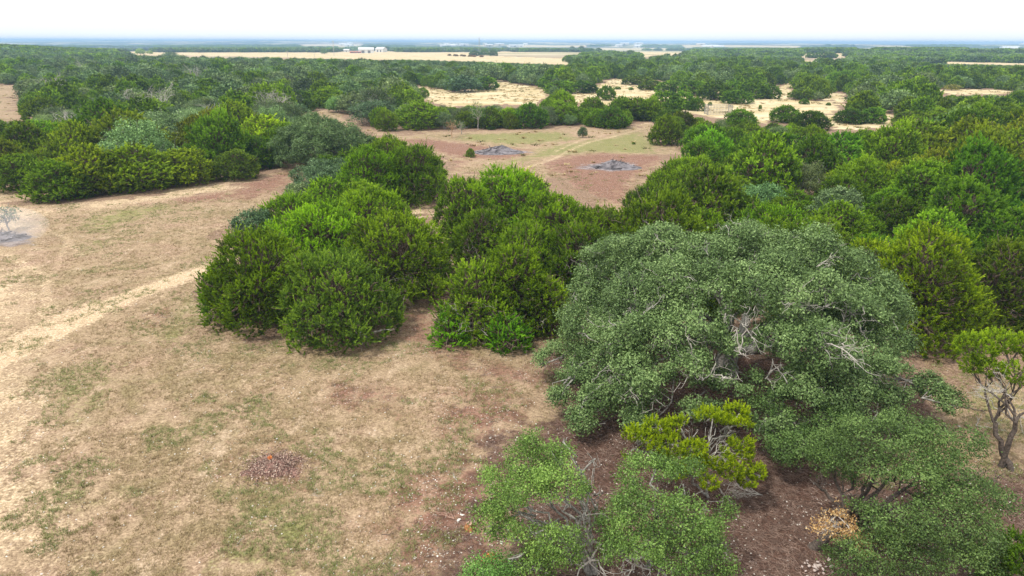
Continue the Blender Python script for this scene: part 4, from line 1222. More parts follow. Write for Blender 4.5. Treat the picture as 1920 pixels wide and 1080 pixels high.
    chip = math_('MULTIPLY', chip, math_('SUBTRACT', 1.0, m3[0], True))
    base = mix(chip, base, (0.72, 0.66, 0.58))
    # distance: dark wood and pale pasture patches beyond the trees that stand as objects
    geo = ns.new('ShaderNodeNewGeometry')
    ln = N(ns, 'ShaderNodeVectorMath', operation='LENGTH'); lk.new(tc.outputs['Object'], ln.inputs[0])
    farm = ramp(ln.outputs['Value'], 520, 1100)
    vfar = ramp(ln.outputs['Value'], 1800, 3200)
    patch = noise(0.0022, 9, 0.68, 1, 0.5)
    wood = mix(ramp(noise(0.02, 4, 0.7), 0.4, 0.6), (0.035, 0.055, 0.022), (0.085, 0.11, 0.045))
    past = mix(ramp(noise(0.004, 4, 0.6), 0.35, 0.65), (0.30, 0.28, 0.13), (0.66, 0.56, 0.38))
    fc = mix(ramp(patch, 0.50, 0.56), wood, past)
    base = mix(math_('MULTIPLY', farm, math_('SUBTRACT', 1.0, ramp(m2[2], 0.3, 0.6))), base, mix(vfar, past, fc))
    p = ns.new('ShaderNodeBsdfPrincipled'); p.inputs['Roughness'].default_value = 0.95; p.inputs['Specular IOR Level'].default_value = 0.15
    lk.new(base, p.inputs['Base Color'])
    b = ns.new('ShaderNodeBump'); b.inputs['Strength'].default_value = 0.7; b.inputs['Distance'].default_value = 0.08
    lk.new(math_('ADD', fine, math_('MULTIPLY', tiny, 0.35)), b.inputs['Height']); lk.new(b.outputs[0], p.inputs['Normal'])
    o = ns.new('ShaderNodeOutputMaterial'); lk.new(p.outputs[0], o.inputs['Surface'])
    return m

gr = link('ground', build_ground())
tag(gr, kind='structure')

# ------------------------------------------------------------------ grass, stones, litter on the near ground
def tuft(seed, n, h, spread, w):
    r = rng(seed); V = []; 
    for k in range(n):
        a = r.uniform(0, 6.28); q = r.uniform(0, spread); p = np.array([q * math.cos(a), q * math.sin(a), -0.01])
        d = np.array([math.cos(a) * r.uniform(.2, 1.1), math.sin(a) * r.uniform(.2, 1.1), 1.0]); d /= np.linalg.norm(d)
        s = np.array([-math.sin(a), math.cos(a), 0]) * w
        e = p + d * h * r.uniform(.5, 1.2)
        V += [p - s, p + s, e]
    V = np.array(V)
    return V, np.arange(len(V)).reshape(-1, 3)

def simple_leaf(name, c1, c2, rnd=0.2):
    m, ns, lk = new_mat(name)
    oi = ns.new('ShaderNodeObjectInfo'); rp = ns.new('ShaderNodeValToRGB')
    rp.color_ramp.elements[0].color = (*c1, 1); rp.color_ramp.elements[1].color = (*c2, 1)
    lk.new(oi.outputs['Random'], rp.inputs[0])
    p = ns.new('ShaderNodeBsdfPrincipled'); p.inputs['Roughness'].default_value = 0.8; p.inputs['Specular IOR Level'].default_value = 0.2
    lk.new(rp.outputs[0], p.inputs['Base Color'])
    o = ns.new('ShaderNodeOutputMaterial'); lk.new(p.outputs[0], o.inputs['Surface'])
    return m

def rock_mesh(seed, n=10):
    r = rng(seed)
    P = sphere_pts(r, n * 2) * r.uniform(.7, 1, (n * 2, 1)) * np.array([1, .75, .45])
    import bmesh
    bm = bmesh.new()
    for p in P: bm.verts.new(p)
    bmesh.ops.convex_hull(bm, input=bm.verts)
    for v in [v for v in bm.verts if not v.link_faces]: bm.verts.remove(v)
    me = bpy.data.meshes.new('stone'); bm.to_mesh(me); bm.free()
    return me

def scatter():
    r = rng(901)
    n = 220000
    y = 14 + (95 - 14) * r.random(n) ** 1.25; x = (r.uniform(-1, 1, n)) * (0.80 * y + 3)
    px, py, f = project(x, y, 0)
    k = in_clear(px, py) | (py > 560)
    x, y, px, py = x[k], y[k], px[k], py[k]
    A = ground_masks(x, y)
    nz = fbm(x * 0.9, y * 0.9, 61, 3); nz2 = fbm(x * 0.35, y * 0.35, 67, 3)
    lim = r.random(len(x))
    dry = (A['bare'] + 0.35 * (nz - .5) < 0.35) & (A['litter'] < 0.4) & (A['ash'] < .3) & (lim < np.where(A['red'] > .5, 0.25, 0.75)) & (nz > 0.36)
    grn = (A['litter'] < 0.7) & (A['ash'] < .3) & (((A['green'] > .3) & (nz > .42) & (lim > 0.3)) | ((nz2 > 0.585) & (nz > .5)) | ((A['bare'] > .5) & (nz > 0.64)))
    def go(mask, protos, name, label, smin, smax, tilt=None, kind='stuff', zoff=0.0):
        q = np.nonzero(mask)[0]
        z = terr(x[q], y[q]) + (fbm(x[q] * 1.7, y[q] * 1.7, 41, 3) - 0.5) * 0.10 + zoff
        s = r.uniform(smin, smax, (len(q), 1)) * np.ones((1, 3))
        o = instancer(name, np.stack([x[q], y[q], z], 1), s, r.uniform(0, 6.28, len(q)), protos, tilt=tilt(len(q)) if tilt else None)
        tag(o, label, name.replace('_', ' '), None, kind)
        print(name, len(q))
    md = simple_leaf('straw_grass', (0.17, 0.125, 0.055), (0.46, 0.36, 0.20)); mg = simple_leaf('green_grass', (0.13, 0.16, 0.05), (0.32, 0.33, 0.13))
    def mk(ms, mat):
        o = []
        for v, f in ms: o.append(proto_obj('tuft', mesh_np('tuft', v, f, mat)))
        return o
    go(dry & ~grn, mk([tuft(i, 11, 0.085, 0.11, 0.007) for i in range(4)], md), 'dry_grass', 'short dry straw coloured grass over the open ground', 0.7, 1.6)
    go(grn, mk([tuft(i + 9, 12, 0.08, 0.10, 0.008) for i in range(4)], mg), 'green_grass', 'patchy short green grass', 0.7, 1.7)
    ms = simple_leaf('limestone', (0.42, 0.37, 0.31), (0.80, 0.76, 0.70))
    st = []
    for i in range(4):
        me = rock_mesh(500 + i); me.materials.append(ms); st.append(proto_obj('stone', me))
    stones = (lim < 0.03 + 0.10 * (nz2 > .55) + 0.12 * A['red'] + 0.13 * A['litter'] * (nz > .5)) & (A['green'] < .5)
    stones &= r.random(len(x)) < 0.55
    stones |= (lim < 0.22) & ((A['red'] > .5) | ((A['litter'] > .3) & (nz > .52))) & (y < 27)
    go(stones, st, 'limestone_chips', 'white limestone chips strewn over the ground', 0.018, 0.055, lambda n: r.uniform(-.4, .4, (n, 2)))
    mt = simple_leaf('fallen_twigs', (0.10, 0.06, 0.045), (0.42, 0.30, 0.24))
    tw = []
    for i in range(4):
        rr = rng(700 + i); L = twig_sprays(rr, np.zeros((3, 3)) + rr.normal(0, .08, (3, 3)) * np.array([1, 1, .2]) + np.array([0, 0, .02]), rr.normal(0, 1, (3, 3)) * np.array([1, 1, .08]), 0.22, 0.005, 2)
        L = [(p * np.array([1, 1, .25]) + np.array([0, 0, .01]), q) for p, q in L]
        v, f = tubes(L, 3); tw.append(proto_obj('twigs', mesh_np('twigs', v, f, mt)))
    go(((A['litter'] > .45) & (lim < .5)) | ((A['red'] > .4) & (lim < .10) & (y < 45)), tw, 'leaf_litter', 'brown fallen twigs and leaf litter under the oaks', 0.6, 1.8)
scatter()
def field_weeds():
    r = rng(321); n = 60000
    y = np.sqrt(r.uniform(85 ** 2, 420 ** 2, n)); x = r.uniform(-.85, .85, n) * y
    px, py, f = project(x, y, terr(x, y)); A = ground_masks(x, y)
    nz = fbm(x / 9, y / 9, 44, 3)
    k = in_clear(px, py) & (A['bare'] < .4) & (A['ash'] < .2) & (r.random(n) < np.where(A['field'] > .4, .33, .12)) & (nz > .40)
    x, y = x[k], y[k]
    P = []
    for i, (c1, c2) in enumerate([((.26, .19, .08), (.50, .40, .22)), ((.13, .13, .05), (.26, .24, .10))]):
        m_ = simple_leaf('dry_weeds' if i == 0 else 'olive_weeds', c1, c2)
        for q in range(2):
            v, f_ = tuft(50 + q + i * 7, 26, .40, .45, .045); P.append(proto_obj('weed', mesh_np('weed', v, f_, m_)))
    s = r.uniform(.5, 1.5, (len(x), 1)) * np.array([[1.3, 1.3, .8]])
    pk = np.where(r.random(len(x)) < .7, r.integers(0, 2, len(x)), r.integers(2, 4, len(x)))
    o = instancer('field_weeds', np.stack([x, y, terr(x, y)], 1), s, r.uniform(0, 6.28, len(x)), P, pick=pk)
    tag(o, 'rough dry weeds and bunch grass over the pale fields', 'weeds', None, 'stuff'); print('weeds', len(x))
field_weeds()

# ------------------------------------------------------------------ burnt heaps, fallen branches, stones
def mound(r, rx, ry, h, n=46, rough=0.16):
    t = np.linspace(0, 1, 18); a = np.linspace(0, 2 * PI, n, endpoint=False)
    T, Aa = np.meshgrid(t, a, indexing='ij')
    x = T * rx * np.cos(Aa); y = T * ry * np.sin(Aa)
    z = h * (np.exp(-(T * 2.0) ** 2) - math.exp(-4)) * (1 + rough * 4 * (fbm(x * 1.4 + 9, y * 1.4, int(rx * 9), 4) - .5)) + (fbm(x * 4, y * 4, 5, 3) - .5) * rough * h * (1 - T)
    z = z - (1 - np.exp(-(T * 1.6) ** 4)) * .11 * sstep(.35, .65, fbm(np.cos(Aa) * 1.9 + T * 2 + 5, np.sin(Aa) * 1.9 + T, 12, 3)) * (h < .5)
    z[-1] = -0.08
    V = np.stack([x, y, z], -1).reshape(-1, 3)
    i = np.arange(17)[:, None] * n; j = np.arange(n)[None]; j2 = (j + 1) % n
    return V, np.stack([i + j, i + n + j, i + n + j2, i + j2], -1).reshape(-1, 4)
M['ash'] = plain_mat('grey_ash', (0.045, 0.04, 0.045), (0.24, 0.22, 0.235), 1.4, 0.95, 0.8)
M['char'] = plain_mat('charred_wood', (0.03, 0.028, 0.03), (0.13, 0.12, 0.125), 6, 0.9, 0.4)
M['ashwood'] = plain_mat('ash_grey_wood', (0.20, 0.19, 0.20), (0.50, 0.48, 0.49), 6, 0.9, 0.3)
def heap(px, py, rx, ry, h, label, seed, nbr):
    x, y = g1(px, py); r = rng(seed)
    root = link('burnt_brush_heap', None, None, (x, y, float(terr(x, y)))); tag(root, label, 'burn pile')
    v, f = mound(r, rx, ry, h); link('ash_mound', mesh_np('ash_mound', v, f, M['ash'], smooth=True), root)
    for k in range(nbr):
        a = r.uniform(0, 6.28); q = r.uniform(0.05, .8); p = np.array([q * rx * math.cos(a), q * ry * math.sin(a), h * math.exp(-(q * 1.9) ** 2) * .85])
        up = np.array([-math.cos(a) * .6 + r.normal(0, .5), -math.sin(a) * .6 + r.normal(0, .5), r.uniform(-.1, .35)]) 
        L = [limb(r, p - unit(up) * .7, p + unit(up) * r.uniform(.3, .8), r.uniform(.04, .08), .03, 6, .12)]
        L += twig_sprays(r, L[0][0][[3]], unit(up)[None], .5, .03, 2)
        v, f = tubes(L, 5); link('branch', mesh_np('branch', v, f, M['char'] if r.random() < .75 else M['ashwood'], smooth=True), root)
heap(937, 285, 4.4, 3.0, .95, 'burnt grey brush heap on red soil, the farther left one of the clearing', 71, 26)
heap(1152, 314, 3.9, 2.7, 1.0, 'burnt dark brush heap with white ash, the nearer right one of the clearing', 72, 26)
heap(2, 447, 2.6, 1.4, .55, 'flat smouldering ash heap with charred sticks at the left edge of the photo', 73, 24)

def branch_thing(name, px, py, L, az, label, seed, mat='bark_pale', rad=0.03, n=4, cat='branch', flat=.35, z=0.03):
    x, y = g1(px, py); r = rng(seed)
    o_loc = (x, y, float(terr(x, y)) + z)
    lines = []
    for k in range(n):
        a = az + r.normal(0, .28)
        e = np.array([math.cos(a), math.sin(a), r.uniform(0, flat)]) * L * r.uniform(.7, 1.1)
        P, R = limb(r, (0, 0, 0), e, rad, rad * .3, 8, .14); lines.append((P, R))
        lines += twig_sprays(r, P[[2, 4, 5, 6]], unit(P[[3, 5, 6, 7]] - P[[2, 4, 5, 6]]), L * .32, rad * .45, 3)
    v, f = tubes(lines, 5); v[:, 2] = np.abs(v[:, 2])
    o = link(name, mesh_np(name, v, f, M[mat], smooth=True), None, o_loc); tag(o, label, cat)
    return o
branch_thing('dead_branch', 792, 562, 2.0, .45, 'heap of bare pinkish dead branches between the two juniper clumps', 81, 'wood_red', .03, 8, flat=.75)
branch_thing('dead_branch', 852, 975, .9, 2.4, 'pinkish bare branch lying near the white stones', 82, 'wood_red', .014, 4)
branch_thing('dead_branch', 790, 995, .9, .5, 'long thin bare branch pointing at the white stones', 83, 'wood_red', .010, 2, flat=.1)
branch_thing('dead_branch', 715, 1004, .5, .5, 'short dark crooked stick on the grass left of the brushy soil', 84, 'bark_dark', .014, 1, flat=.1)
branch_thing('dead_branch', 858, 905, .5, 1.6, 'thin pale upright twig near the oak edge', 85, 'bark_pale', .010, 1)
branch_thing('dead_branch', 300, 641, 1.3, .05, 'thin straight stick lying on the grass below the sandy track', 86, 'wood_red', .012, 1, flat=.02)
branch_thing('dead_branch', 1800, 765, 1.2, -.5, 'dark fallen log beside the grass at the right edge', 87, 'bark_dark', .045, 1, flat=.05)
branch_thing('dead_branch', 1830, 800, 1.0, -.2, 'pale fallen branch on the ground at the right edge', 88, 'bark_pale', .02, 2, flat=.05)
branch_thing('dead_branch', 1560, 690 + 20, .9, .3, 'grey stick pile under the right side of the giant oak', 89, 'bark_pale', .02, 4)
branch_thing('dead_branch', 1430, 930, 1.4, 2.9, 'tangle of thin bare grey twigs on the dark litter behind the wide oak', 90, 'bark_pale', .012, 9, flat=.35)
branch_thing('dead_branch', 1330, 1000, 1.2, -1.4, 'curved thin dead twigs lying on the dark litter', 91, 'bark_grey', .010, 5, flat=.2)
branch_thing('dead_branch', 580, 930, .6, .6, 'thin pale stick below the heap of reddish debris', 92, 'bark_pale', .007, 2, flat=.05)
branch_thing('dead_branch', 445, 1022, .35, .9, 'short stick standing in the dry grass at the bottom', 93, 'bark_grey', .010, 1, flat=.3)
branch_thing('dead_branch', 935, 1020, .7, .5, 'reddish curved branch near the orange leaves', 94, 'wood_red', .012, 2, flat=.1)

def stump():
    x, y = g1(880, 992); root = link('tree_stump', None, None, (x, y, float(terr(x, y)))); tag(root, 'small orange brown broken stump among the twigs', 'stump')
    r = rng(4); a = np.linspace(0, 2 * PI, 14, endpoint=False); V = []
    for z, q in [(-.05, .20), (.05, .17), (.16, .13), (.24, .11)]:
        for t in a: V.append([q * math.cos(t) * (1 + .15 * math.sin(3 * t)), q * math.sin(t), z + (r.uniform(-.04, .05) if z > .2 else 0)])
    V.append([0, 0, .2]); F = [(i * 14 + j, i * 14 + (j + 1) % 14, (i + 1) * 14 + (j + 1) % 14, (i + 1) * 14 + j) for i in range(3) for j in range(14)]
    me = bpy.data.meshes.new('bark'); me.from_pydata([tuple(v) for v in V], [], F); me.materials.append(plain_mat('rotten_orange_wood', (.16, .06, .02), (.55, .26, .10), 9)); link('bark', me, root)
    me = bpy.data.meshes.new('cut_top'); me.from_pydata([tuple(v) for v in V[42:]], [], [(j, (j + 1) % 14, 14) for j in range(14)]); me.materials.append(M['wood_red']); link('broken_top', me, root)
stump()
def boulder(px, py, s, label, seed, name='limestone_rock'):
    x, y = g1(px, py); me = rock_mesh(seed, 14); me.materials.append(M['rock'])
    o = link(name, me, None, (x, y, float(terr(x, y)) + s * .2)); o.scale = (s, s * .9, s * .8); o.rotation_euler.z = seed; tag(o, label, 'rock')
M['rock'] = plain_mat('white_limestone', (.55, .50, .44), (.85, .82, .77), 7, .9, .4)
for i, (px, py, s, lab) in enumerate([(867, 966, .11, 'white rock, upper one of the two beside the bare pink branch'), (861, 976, .12, 'white rock, lower one of the two beside the bare pink branch'), (940, 1018, .10, 'pale rock at the end of the reddish curved branch'),
    (919, 822, .06, 'small white rock by the left rim of the oak shade'), (519, 823, .06, 'small white stone just above the reddish debris'), (516, 829, .05, 'little white stone between the debris and the other white one'), (574, 1004, .045, 'tiny white stone on the open grass near the bottom'),
    (194, 1026, .045, 'tiny white stone alone in the bottom left grass'), (640, 846, .06, 'pale stone by the bare grass patch'), (625, 762, .06, 'white stone beside the dark weeds'), (850, 1014, .05, 'white pebble left of the orange leaves'), (1380, 1036, .05, 'single white stone on the dark litter under the wide oak'),
    (1798, 745 + 55, .08, 'pale rock by the fallen branch at the right edge')]):
    boulder(px, py, s, lab, 600 + i)
def stone_pile():
    # separate stones of a low pile at the bottom edge
    r = rng(12)
    for i in range(26):
        px = 1535 + r.normal(0, 24); py = 1068 + r.normal(0, 9)
        x, y = g1(px, py); me = rock_mesh(640 + i % 5, 12) if i < 5 else bpy.data.meshes['pile_stone_%d' % (i % 5)]
        if i < 5: me.name = 'pile_stone_%d' % i; me.materials.append(plain_mat('pinkish_limestone', (.40, .31, .27), (.66, .57, .52), 7, .9, .4) if i == 0 else bpy.data.materials['pinkish_limestone'])
        o = link('limestone_rock', me, None, (x, y, float(terr(x, y)) + r.uniform(.02, .12))); s = r.uniform(.05, .10); o.scale = (s, s, s); o.rotation_euler = (r.uniform(-.4, .4), r.uniform(-.4, .4), r.uniform(0, 6))
        tag(o, 'pinkish grey stone of the low pile at the bottom edge under the wide oak', 'rock', 'stones of the low pile at the bottom edge')
stone_pile()
def leaf_heap(px, py, R, n, label, name, mat, seed, size=.05, zh=.10):
    x, y = g1(px, py); r = rng(seed)
    P = r.normal(0, 1, (n, 3)) * np.array([R * .5, R * .5, 0]); P[:, 2] = zh * np.exp(-(P[:, 0] ** 2 + P[:, 1] ** 2) / (R * R * .5)) * r.random(n) + .015
    V, F, v = leaf_quads(P, np.tile([0, 0, 1.0], (n, 1)), size, r, r.uniform(0, 1, n))
    o = link(name, mesh_np(name, V, F, mat, {'v': ('FLOAT', v)}), None, (x, y, float(terr(x, y)))); tag(o, label, 'leaf heap'); return o
M['orange_leaf'] = leaf_mat('vivid_orange_leaves', (.35, .05, .015), (.75, .14, .03), (.85, .28, .08), .005, .05, transl=.1)
M['debris_leaf'] = leaf_mat('reddish_debris', (.11, .065, .05), (.30, .19, .15), (.78, .62, .50), .02, .1, transl=.1)
leaf_heap(917, 1048, .30, 260, 'small heap of vivid orange leaves near the bottom edge', 'orange_leaves', M['orange_leaf'], 21, .045, .14)
def debris():
    x, y = g1(512, 875); r = rng(33)
    root = link('debris_heap', None, None, (x, y, float(terr(x, y)))); tag(root, 'low heap of reddish chips, twigs and one orange clump on the grass', 'debris heap')
    v, f = mound(r, 1.35, 1.15, .30, 40, .45); link('litter_mound', mesh_np('litter_mound', v, f, plain_mat('brown_litter', (.12, .06, .045), (.34, .20, .16), 9, .95, .8), smooth=True), root)
    n = 2300; P = r.normal(0, 1, (n, 3)) * np.array([.62, .52, 0]); P[:, 2] = .29 * np.exp(-(P[:, 0] ** 2 + P[:, 1] ** 2) * 2.2) + .02
    V, F, vv = leaf_quads(P, np.tile([0, 0, 1.0], (n, 1)), .075, r, r.uniform(0, 1, n), .5); link('wood_chips', mesh_np('wood_chips', V, F, M['debris_leaf'], {'v': ('FLOAT', vv)}), root)
    n = 70; P = r.normal(0, .04, (n, 3)) + np.array([-.12, .12, .33]); V, F, vv = leaf_quads(P, sphere_pts(r, n), .05, r, r.uniform(.3, 1, n)); c = link('orange_clump', mesh_np('orange_clump', V, F, M['orange_leaf'], {'v': ('FLOAT', vv)}), root)
    c.color = (1.3, 1.8, 1.2, 1)
    for k in range(26):
        p = np.array([r.normal(0, .45), r.normal(0, .4), .20]); v, f = tubes([limb(r, p, p + unit(r.normal(0, 1, 3) * np.array([1, 1, .1])) * r.uniform(.2, .5), .012, .005, 5, .2)], 4); link('twig', mesh_np('twig', v, f, M['wood_red']), root)
debris()

# small trees with visible stems in the clearing
def stem_tree(px, py, h, R, label, seed, kind='O', tint=(1, 1, 1), leaf=.5, bark='bark_grey', dens=2.5):
    x, y = g1(px, py); r = rng(seed)
    root = link('small_tree', None, None, (x, y, float(terr(x, y)))); tag(root, label, 'small tree')
    cs, rs = lobes_dome(r, R, h, 9, R * .42, h * .38, 2.0)
    V, F, v = oak_crown(seed, cs, rs, dens, .16, 8, .2, 0, bottom=.7, zmin=.3, holes=leaf)
    c = link('crown', mesh_np('crown', V, F, M['oak'], {'v': ('FLOAT', v)}), root); c.color = (*tint, 1)
    tv, tf = tubes(trunk_lines(r, cs, .09, h, 1, 1.0), 5); link('trunk', mesh_np('trunk', tv, tf, M[bark], smooth=True), root)
M['bark_orange'] = plain_mat('orange_tinged_bark', (.22, .12, .06), (.50, .32, .18), 10)
stem_tree(847, 258, 3.9, 2.0, 'sparse little tree with orange bare branches left of the first burnt heap', 91, tint=(1.0, .95, 1.1), leaf=.56, bark='bark_orange', dens=1.6)
stem_tree(896, 243, 5.2, 1.9, 'slim trunked tree in front of the belt junipers', 92, tint=(.8, 1.0, .75), leaf=.2, bark='bark_pale')
stem_tree(865, 252, 2.4, .9, 'faint spindly sapling right of the sparse orange branched tree', 93, tint=(1.2, 1.2, 1.3), leaf=.5, dens=1.2)
stem_tree(17, 432, 2.2, 1.1, 'thin grey sapling standing behind the smouldering ash heap', 94, tint=(.7, .75, 1.0), leaf=.35, dens=3)

# wire pen on the field
def pen():
    x, y = g1(1346, 215); root = link('wire_pen', None, None, (x, y, float(terr(x, y)))); tag(root, 'small grey wire and post pen standing on the sandy field', 'pen')
    mt = plain_mat('galvanised_wire', (.25, .25, .25), (.45, .45, .44), 5, .5, 0, .6)
    w, d, h = 5.6, 3.0, 2.2
    for a, b in [(-w / 2, -d / 2), (w / 2, -d / 2), (w / 2, d / 2), (-w / 2, d / 2)]:
        v, f = tubes([([(a, b, -.1), (a, b, h / 2), (a, b, h + .1)], [.10, .09, .08])], 6); link('post', mesh_np('post', v, f, M['bark_grey']), root)
    cor = [(-w / 2, -d / 2), (w / 2, -d / 2), (w / 2, d / 2), (-w / 2, d / 2)]
    for k in range(4):
        a, b = np.array(cor[k]), np.array(cor[(k + 1) % 4]); L = []
        for z in np.linspace(.2, h, 6): L.append(([(*a, z), (*((a + b) / 2), z), (*b, z)], [.03] * 3))
        for t in np.linspace(0, 1, 9)[1:-1]: q = a + (b - a) * t; L.append(([(*q, .1), (*q, h / 2), (*q, h)], [.025] * 3))
        v, f = tubes(L, 4); link('wire_panel', mesh_np('wire_panel', v, f, mt), root)
pen()

# ------------------------------------------------------------------ far farm, masts and buildings
def box(x0, x1, y0, y1, z0, z1):
    V = [(x, y, z) for z in (z0, z1) for x, y in ((x0, y0), (x1, y0), (x1, y1), (x0, y1))]
    F = [(0, 3, 2, 1), (4, 5, 6, 7), (0, 1, 5, 4), (1, 2, 6, 5), (2, 3, 7, 6), (3, 0, 4, 7)]
    return V, F
def gable(L, Wd, h, rh, over=.5):
    """long side along x, ridge along x"""
    wv = [(-L / 2, -Wd / 2, -1), (L / 2, -Wd / 2, -1), (L / 2, Wd / 2, -1), (-L / 2, Wd / 2, -1), (-L / 2, -Wd / 2, h), (L / 2, -Wd / 2, h), (L / 2, Wd / 2, h), (-L / 2, Wd / 2, h), (-L / 2, 0, h + rh), (L / 2, 0, h + rh)]
    wf = [(0, 1, 5, 4), (1, 2, 6, 9, 5), (2, 3, 7, 6), (3, 0, 4, 8, 7)]
    a = L / 2 + over; b = Wd / 2 + over; z = h - over * rh / (Wd / 2); t = .25
    rv = [(-a, -b, z), (a, -b, z), (a, 0, h + rh), (-a, 0, h + rh), (a, b, z), (-a, b, z)]; rv += [(p[0], p[1], p[2] + t) for p in rv]
    rf = [(6, 7, 8, 9), (9, 8, 10, 11), (0, 3, 2, 1), (3, 5, 4, 2), (0, 1, 7, 6), (5, 11, 10, 4), (1, 2, 8, 7), (2, 4, 10, 8), (0, 6, 9, 3), (3, 9, 11, 5)]
    return wv, wf, rv, rf
def py_mesh(name, V, F, mat):
    me = bpy.data.meshes.new(name); me.from_pydata([tuple(v) for v in V], [], F); me.materials.append(mat); me.update(); return me
M['white_metal'] = plain_mat('white_sheet_metal', (.62, .62, .61), (.72, .72, .71), .3, .5)
M['dark_door'] = plain_mat('dark_door', (.10, .10, .10), (.16, .15, .15), 1, .7)
M['red_paint'] = plain_mat('red_metal', (.36, .09, .06), (.45, .13, .09), 1, .6)
M['pole_wood'] = plain_mat('weathered_pole', (.35, .33, .30), (.55, .53, .50), 2, .8)
M['tan_wall'] = plain_mat('tan_wall', (.55, .48, .38), (.66, .58, .48), .5, .8)
def building(name, px, py, L, Wd, h, rh, rz, label, cat, wall='white_metal', roof='white_metal', group=None, doors=2):
    x, y = g1(px, py); root = link(name, None, None, (x, y, float(terr(x, y)))); root.rotation_euler.z = rz; tag(root, label, cat, group)
    wv, wf, rv, rf = gable(L, Wd, h, rh); link('wall', py_mesh('wall', wv, wf, M[wall]), root); link('roof', py_mesh('roof', rv, rf, M[roof]), root)
    for k in range(doors):
        c = (k - (doors - 1) / 2) * L / (doors + .5); V, F = box(c - L * .09, c + L * .09, -Wd / 2 - .12, -Wd / 2 + .02, -.2, h * .7); link('door', py_mesh('door', V, F, M['dark_door']), root)
    return root
building('barn', 687, 99.5, 21, 14, 5.0, 2.6, .15, 'large white metal barn on the far pale field, left one of two', 'barn')
building('barn', 715, 97.5, 15, 11, 4.5, 2.6, -.5, 'smaller white metal barn on the far pale field, right one of two', 'barn')
building('shed', 650, 97.5, 8, 5, 3, 1.2, 0, 'tiny white shed left of the two white barns', 'shed', doors=1)
building('shed', 667, 99.6, 16, 3, 1.8, .5, 0, 'long low red shed in front of the left white barn', 'shed', 'red_paint', 'red_paint', doors=3)
def pole(px, py, h, label, arms=1, r0=.22):
    x, y = g1(px, py); root = link('utility_pole', None, None, (x, y, float(terr(x, y)))); tag(root, label, 'utility pole')
    v, f = tubes([([(0, 0, -.5), (0, 0, h / 2), (0, 0, h)], [r0, r0 * .9, r0 * .75])], 8); link('pole', mesh_np('pole', v, f, M['pole_wood'], smooth=True), root)
    for k in range(arms): V, F = box(-1.3, 1.3, -.08, .08, h - .9 - k * 1.2, h - .7 - k * 1.2); link('crossarm', py_mesh('crossarm', V, F, M['pole_wood']), root)
pole(626.5, 104.5, 17, 'tall pale utility pole on the far field left of the white barns', 2, .3)
pole(540, 111, 7.5, 'short utility pole at the left of the far pale field', 1, .2)
pole(590, 107.5, 5.5, 'smallest utility pole between the short and the tall one', 1, .18)
def mast():
    x, y = g1(899, 103.5); root = link('lattice_mast', None, None, (x, y, float(terr(x, y)))); tag(root, 'grey lattice mast at the right end of the far pale field', 'mast')
    h = 21; s = 1.5; L = []
    mt = plain_mat('grey_steel', (.25, .25, .26), (.38, .38, .38), 2, .5, 0, .5)
    cor = [(-1, -1), (1, -1), (1, 1), (-1, 1)]
    for k in range(4): v, f = tubes([([(cor[k][0] * s, cor[k][1] * s, -.5), (cor[k][0] * s * .6, cor[k][1] * s * .6, h / 2), (cor[k][0] * s * .2, cor[k][1] * s * .2, h)], [.14, .12, .1])], 4); link('leg', mesh_np('leg', v, f, mt), root)
    for i in range(9):
        z0, z1 = i * h / 9, (i + 1) * h / 9; q0 = s * (1 - .8 * z0 / h); q1 = s * (1 - .8 * z1 / h)
        for k in range(4): a, b = cor[k], cor[(k + 1) % 4]; L.append(([(a[0] * q0, a[1] * q0, z0), ((a[0] * q0 + b[0] * q1) / 2, (a[1] * q0 + b[1] * q1) / 2, (z0 + z1) / 2), (b[0] * q1, b[1] * q1, z1)], [.06] * 3))
    v, f = tubes(L, 4); link('bracing', mesh_np('bracing', v, f, mt), root)
mast()
# far trees of the farm that stand singly
for i, (px, yt, yb, w, k, tint, lab) in enumerate([
    (584, 87, 98, 15, 'O', DK, 'dark round tree standing alone on the far field'), (608, 92, 102, 13, 'O', (1.3, 1.5, .9), 'bright green round tree right of the dark one on the far field'),
    (560, 89, 98, 16, 'O', DK, 'dark tree left of the lone round ones on the far field'), (264, 90, 103, 20, 'O', (2.1, 1.9, 1.2), 'sunlit pale tree at the left end of the far field'), (281, 94, 102, 12, 'O', (2.0, 1.9, 1.2), 'smaller pale tree at the left end of the far field'),  # the two left end trees get a much paler tint
    (700, 86, 96, 22, 'O', DK, 'dark tree behind the left white barn'), (726, 87, 96, 14, 'J', DK, 'dark tree behind the right white barn'), (745, 91, 97, 12, 'O', DK, 'dark bush like tree right of the white barns'), (757, 91, 97, 12, 'O', DK, 'last dark tree to the right of the white barns'),
    (235, 91, 101, 18, 'O', GR, 'greyish tree at the left rim of the far field'), (890, 95, 105, 22, 'J', DK, 'left dark tree of the clump by the lattice mast'), (908, 93, 104, 20, 'J', DK, 'middle dark tree of the clump by the lattice mast'), (925, 94, 105, 18, 'J', DK, 'right dark tree of the clump by the lattice mast'),
    (1073, 86, 97, 14, 'O', DK, 'tall dark tree at the left of the far raised grove'), (1090, 85, 97, 14, 'O', DK, 'tallest dark tree of the far raised grove'), (1108, 90, 98, 18, 'J', DK, 'low dark tree in the middle of the far raised grove'), (1122, 90, 98, 14, 'J', DK, 'low dark tree at the right of the far raised grove'),
    (320, 96, 112, 34, 'O', NO, 'tall tree standing above the back of the left wood')]):
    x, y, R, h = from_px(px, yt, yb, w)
    place_tree(k, x, y, R, min(h, 16), lab, None, tint, rz=i, lod=2)
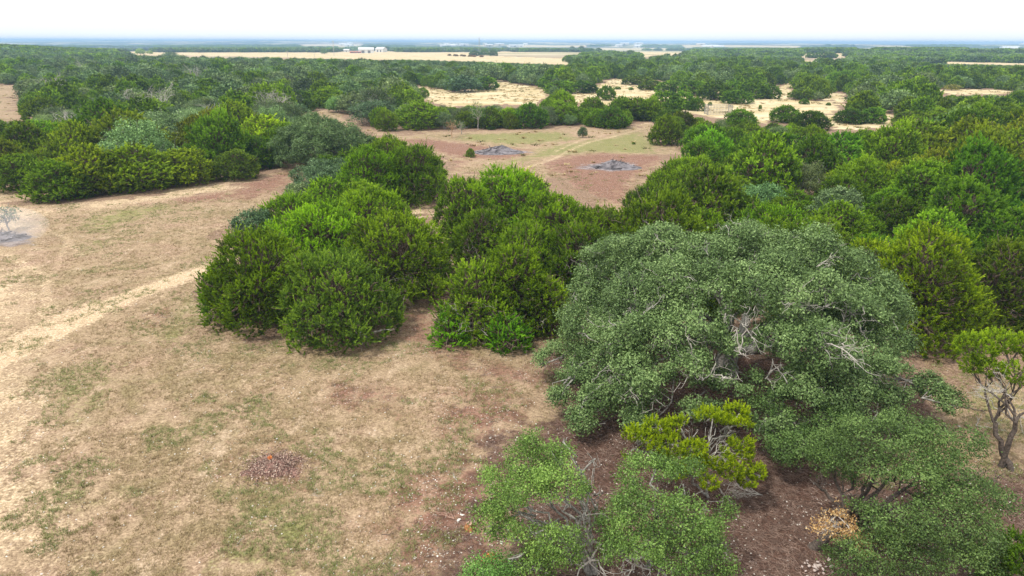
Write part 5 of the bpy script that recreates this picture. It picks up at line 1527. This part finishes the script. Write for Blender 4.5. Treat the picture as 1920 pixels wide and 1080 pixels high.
for i, (px, py) in enumerate([(843, 104.5), (853, 105), (856, 105.4), (866, 105.3), (870, 106), (881, 106.3), (885, 105.8), (889, 106.8), (903, 107)]):
    x, y = g1(px, py); place_tree('J', x, y, 2.3, 1.9, 'small dark reddish brush clump on the far field below the lattice mast', 'dark brush clumps on the far field', (1.6, .55, .9), rz=i, lod=2, cat='bush', name='brush_clump')
# pale buildings of the distant town
r_ = rng(88)
for i in range(34):
    px = [r_.uniform(830, 870), r_.uniform(905, 990), r_.uniform(1150, 1215), r_.uniform(1300, 1350), r_.uniform(640, 670), r_.uniform(1880, 1920)][i % 6]
    py = 84 + (px - 960) * 0.0028 + r_.uniform(0, 5)
    L = r_.uniform(18, 46)
    building('house' if i % 3 else 'warehouse', px, py, L, L * .5, 6, 3, r_.uniform(-.6, .6), 'one of the tiny pale buildings of the hazy distant town', 'building', 'tan_wall' if i % 4 == 1 else 'white_metal', 'white_metal', 'pale buildings of the distant town', 1)

# ------------------------------------------------------------------ smoke over the ash heap, haze over everything
def volume_mat(name, dens, color, aniso=0.0, noise=False):
    m, ns, lk = new_mat(name)
    pv = ns.new('ShaderNodeVolumePrincipled'); pv.inputs['Color'].default_value = (*color, 1); pv.inputs['Density'].default_value = dens; pv.inputs['Anisotropy'].default_value = aniso
    o = ns.new('ShaderNodeOutputMaterial'); lk.new(pv.outputs[0], o.inputs['Volume'])
    return m
def smoke():
    import bmesh
    x, y = g1(20, 452); r = rng(3)
    bm = bmesh.new(); bmesh.ops.create_icosphere(bm, subdivisions=4, radius=1)
    for v in bm.verts:
        p = v.co; k = 1 + .35 * (float(fbm(np.array([p.x * 1.6 + 4]), np.array([p.y * 1.6 + p.z * 1.3]), 8, 3)[0]) - .5)
        v.co = (p.x * 3.2 * k, p.y * 2.6 * k, max(.02, 1.2 + p.z * 1.6 * k))
    me = bpy.data.meshes.new('smoke'); bm.to_mesh(me); bm.free(); me.materials.append(volume_mat('smoke_air', 0.085, (.93, .93, .97)))
    o = link('smoke', me, None, (x, y, .1)); tag(o, 'thin whitish smoke drifting over the smouldering ash heap', 'smoke', None, 'stuff')
smoke()
V, F = box(-15800, 15800, -300, 15800, -60, 29)
hz = link('haze', py_mesh('haze', V, F, volume_mat('haze_air', 0.00026, (0.40, 0.63, 0.97))))
tag(hz, kind='stuff')
for o in C.objects:
    if len(str(o.get("label", "")).split()) > 16: print('long label', o['label'])
V_ = [o for o in C.objects]
print('objects', len(V_))
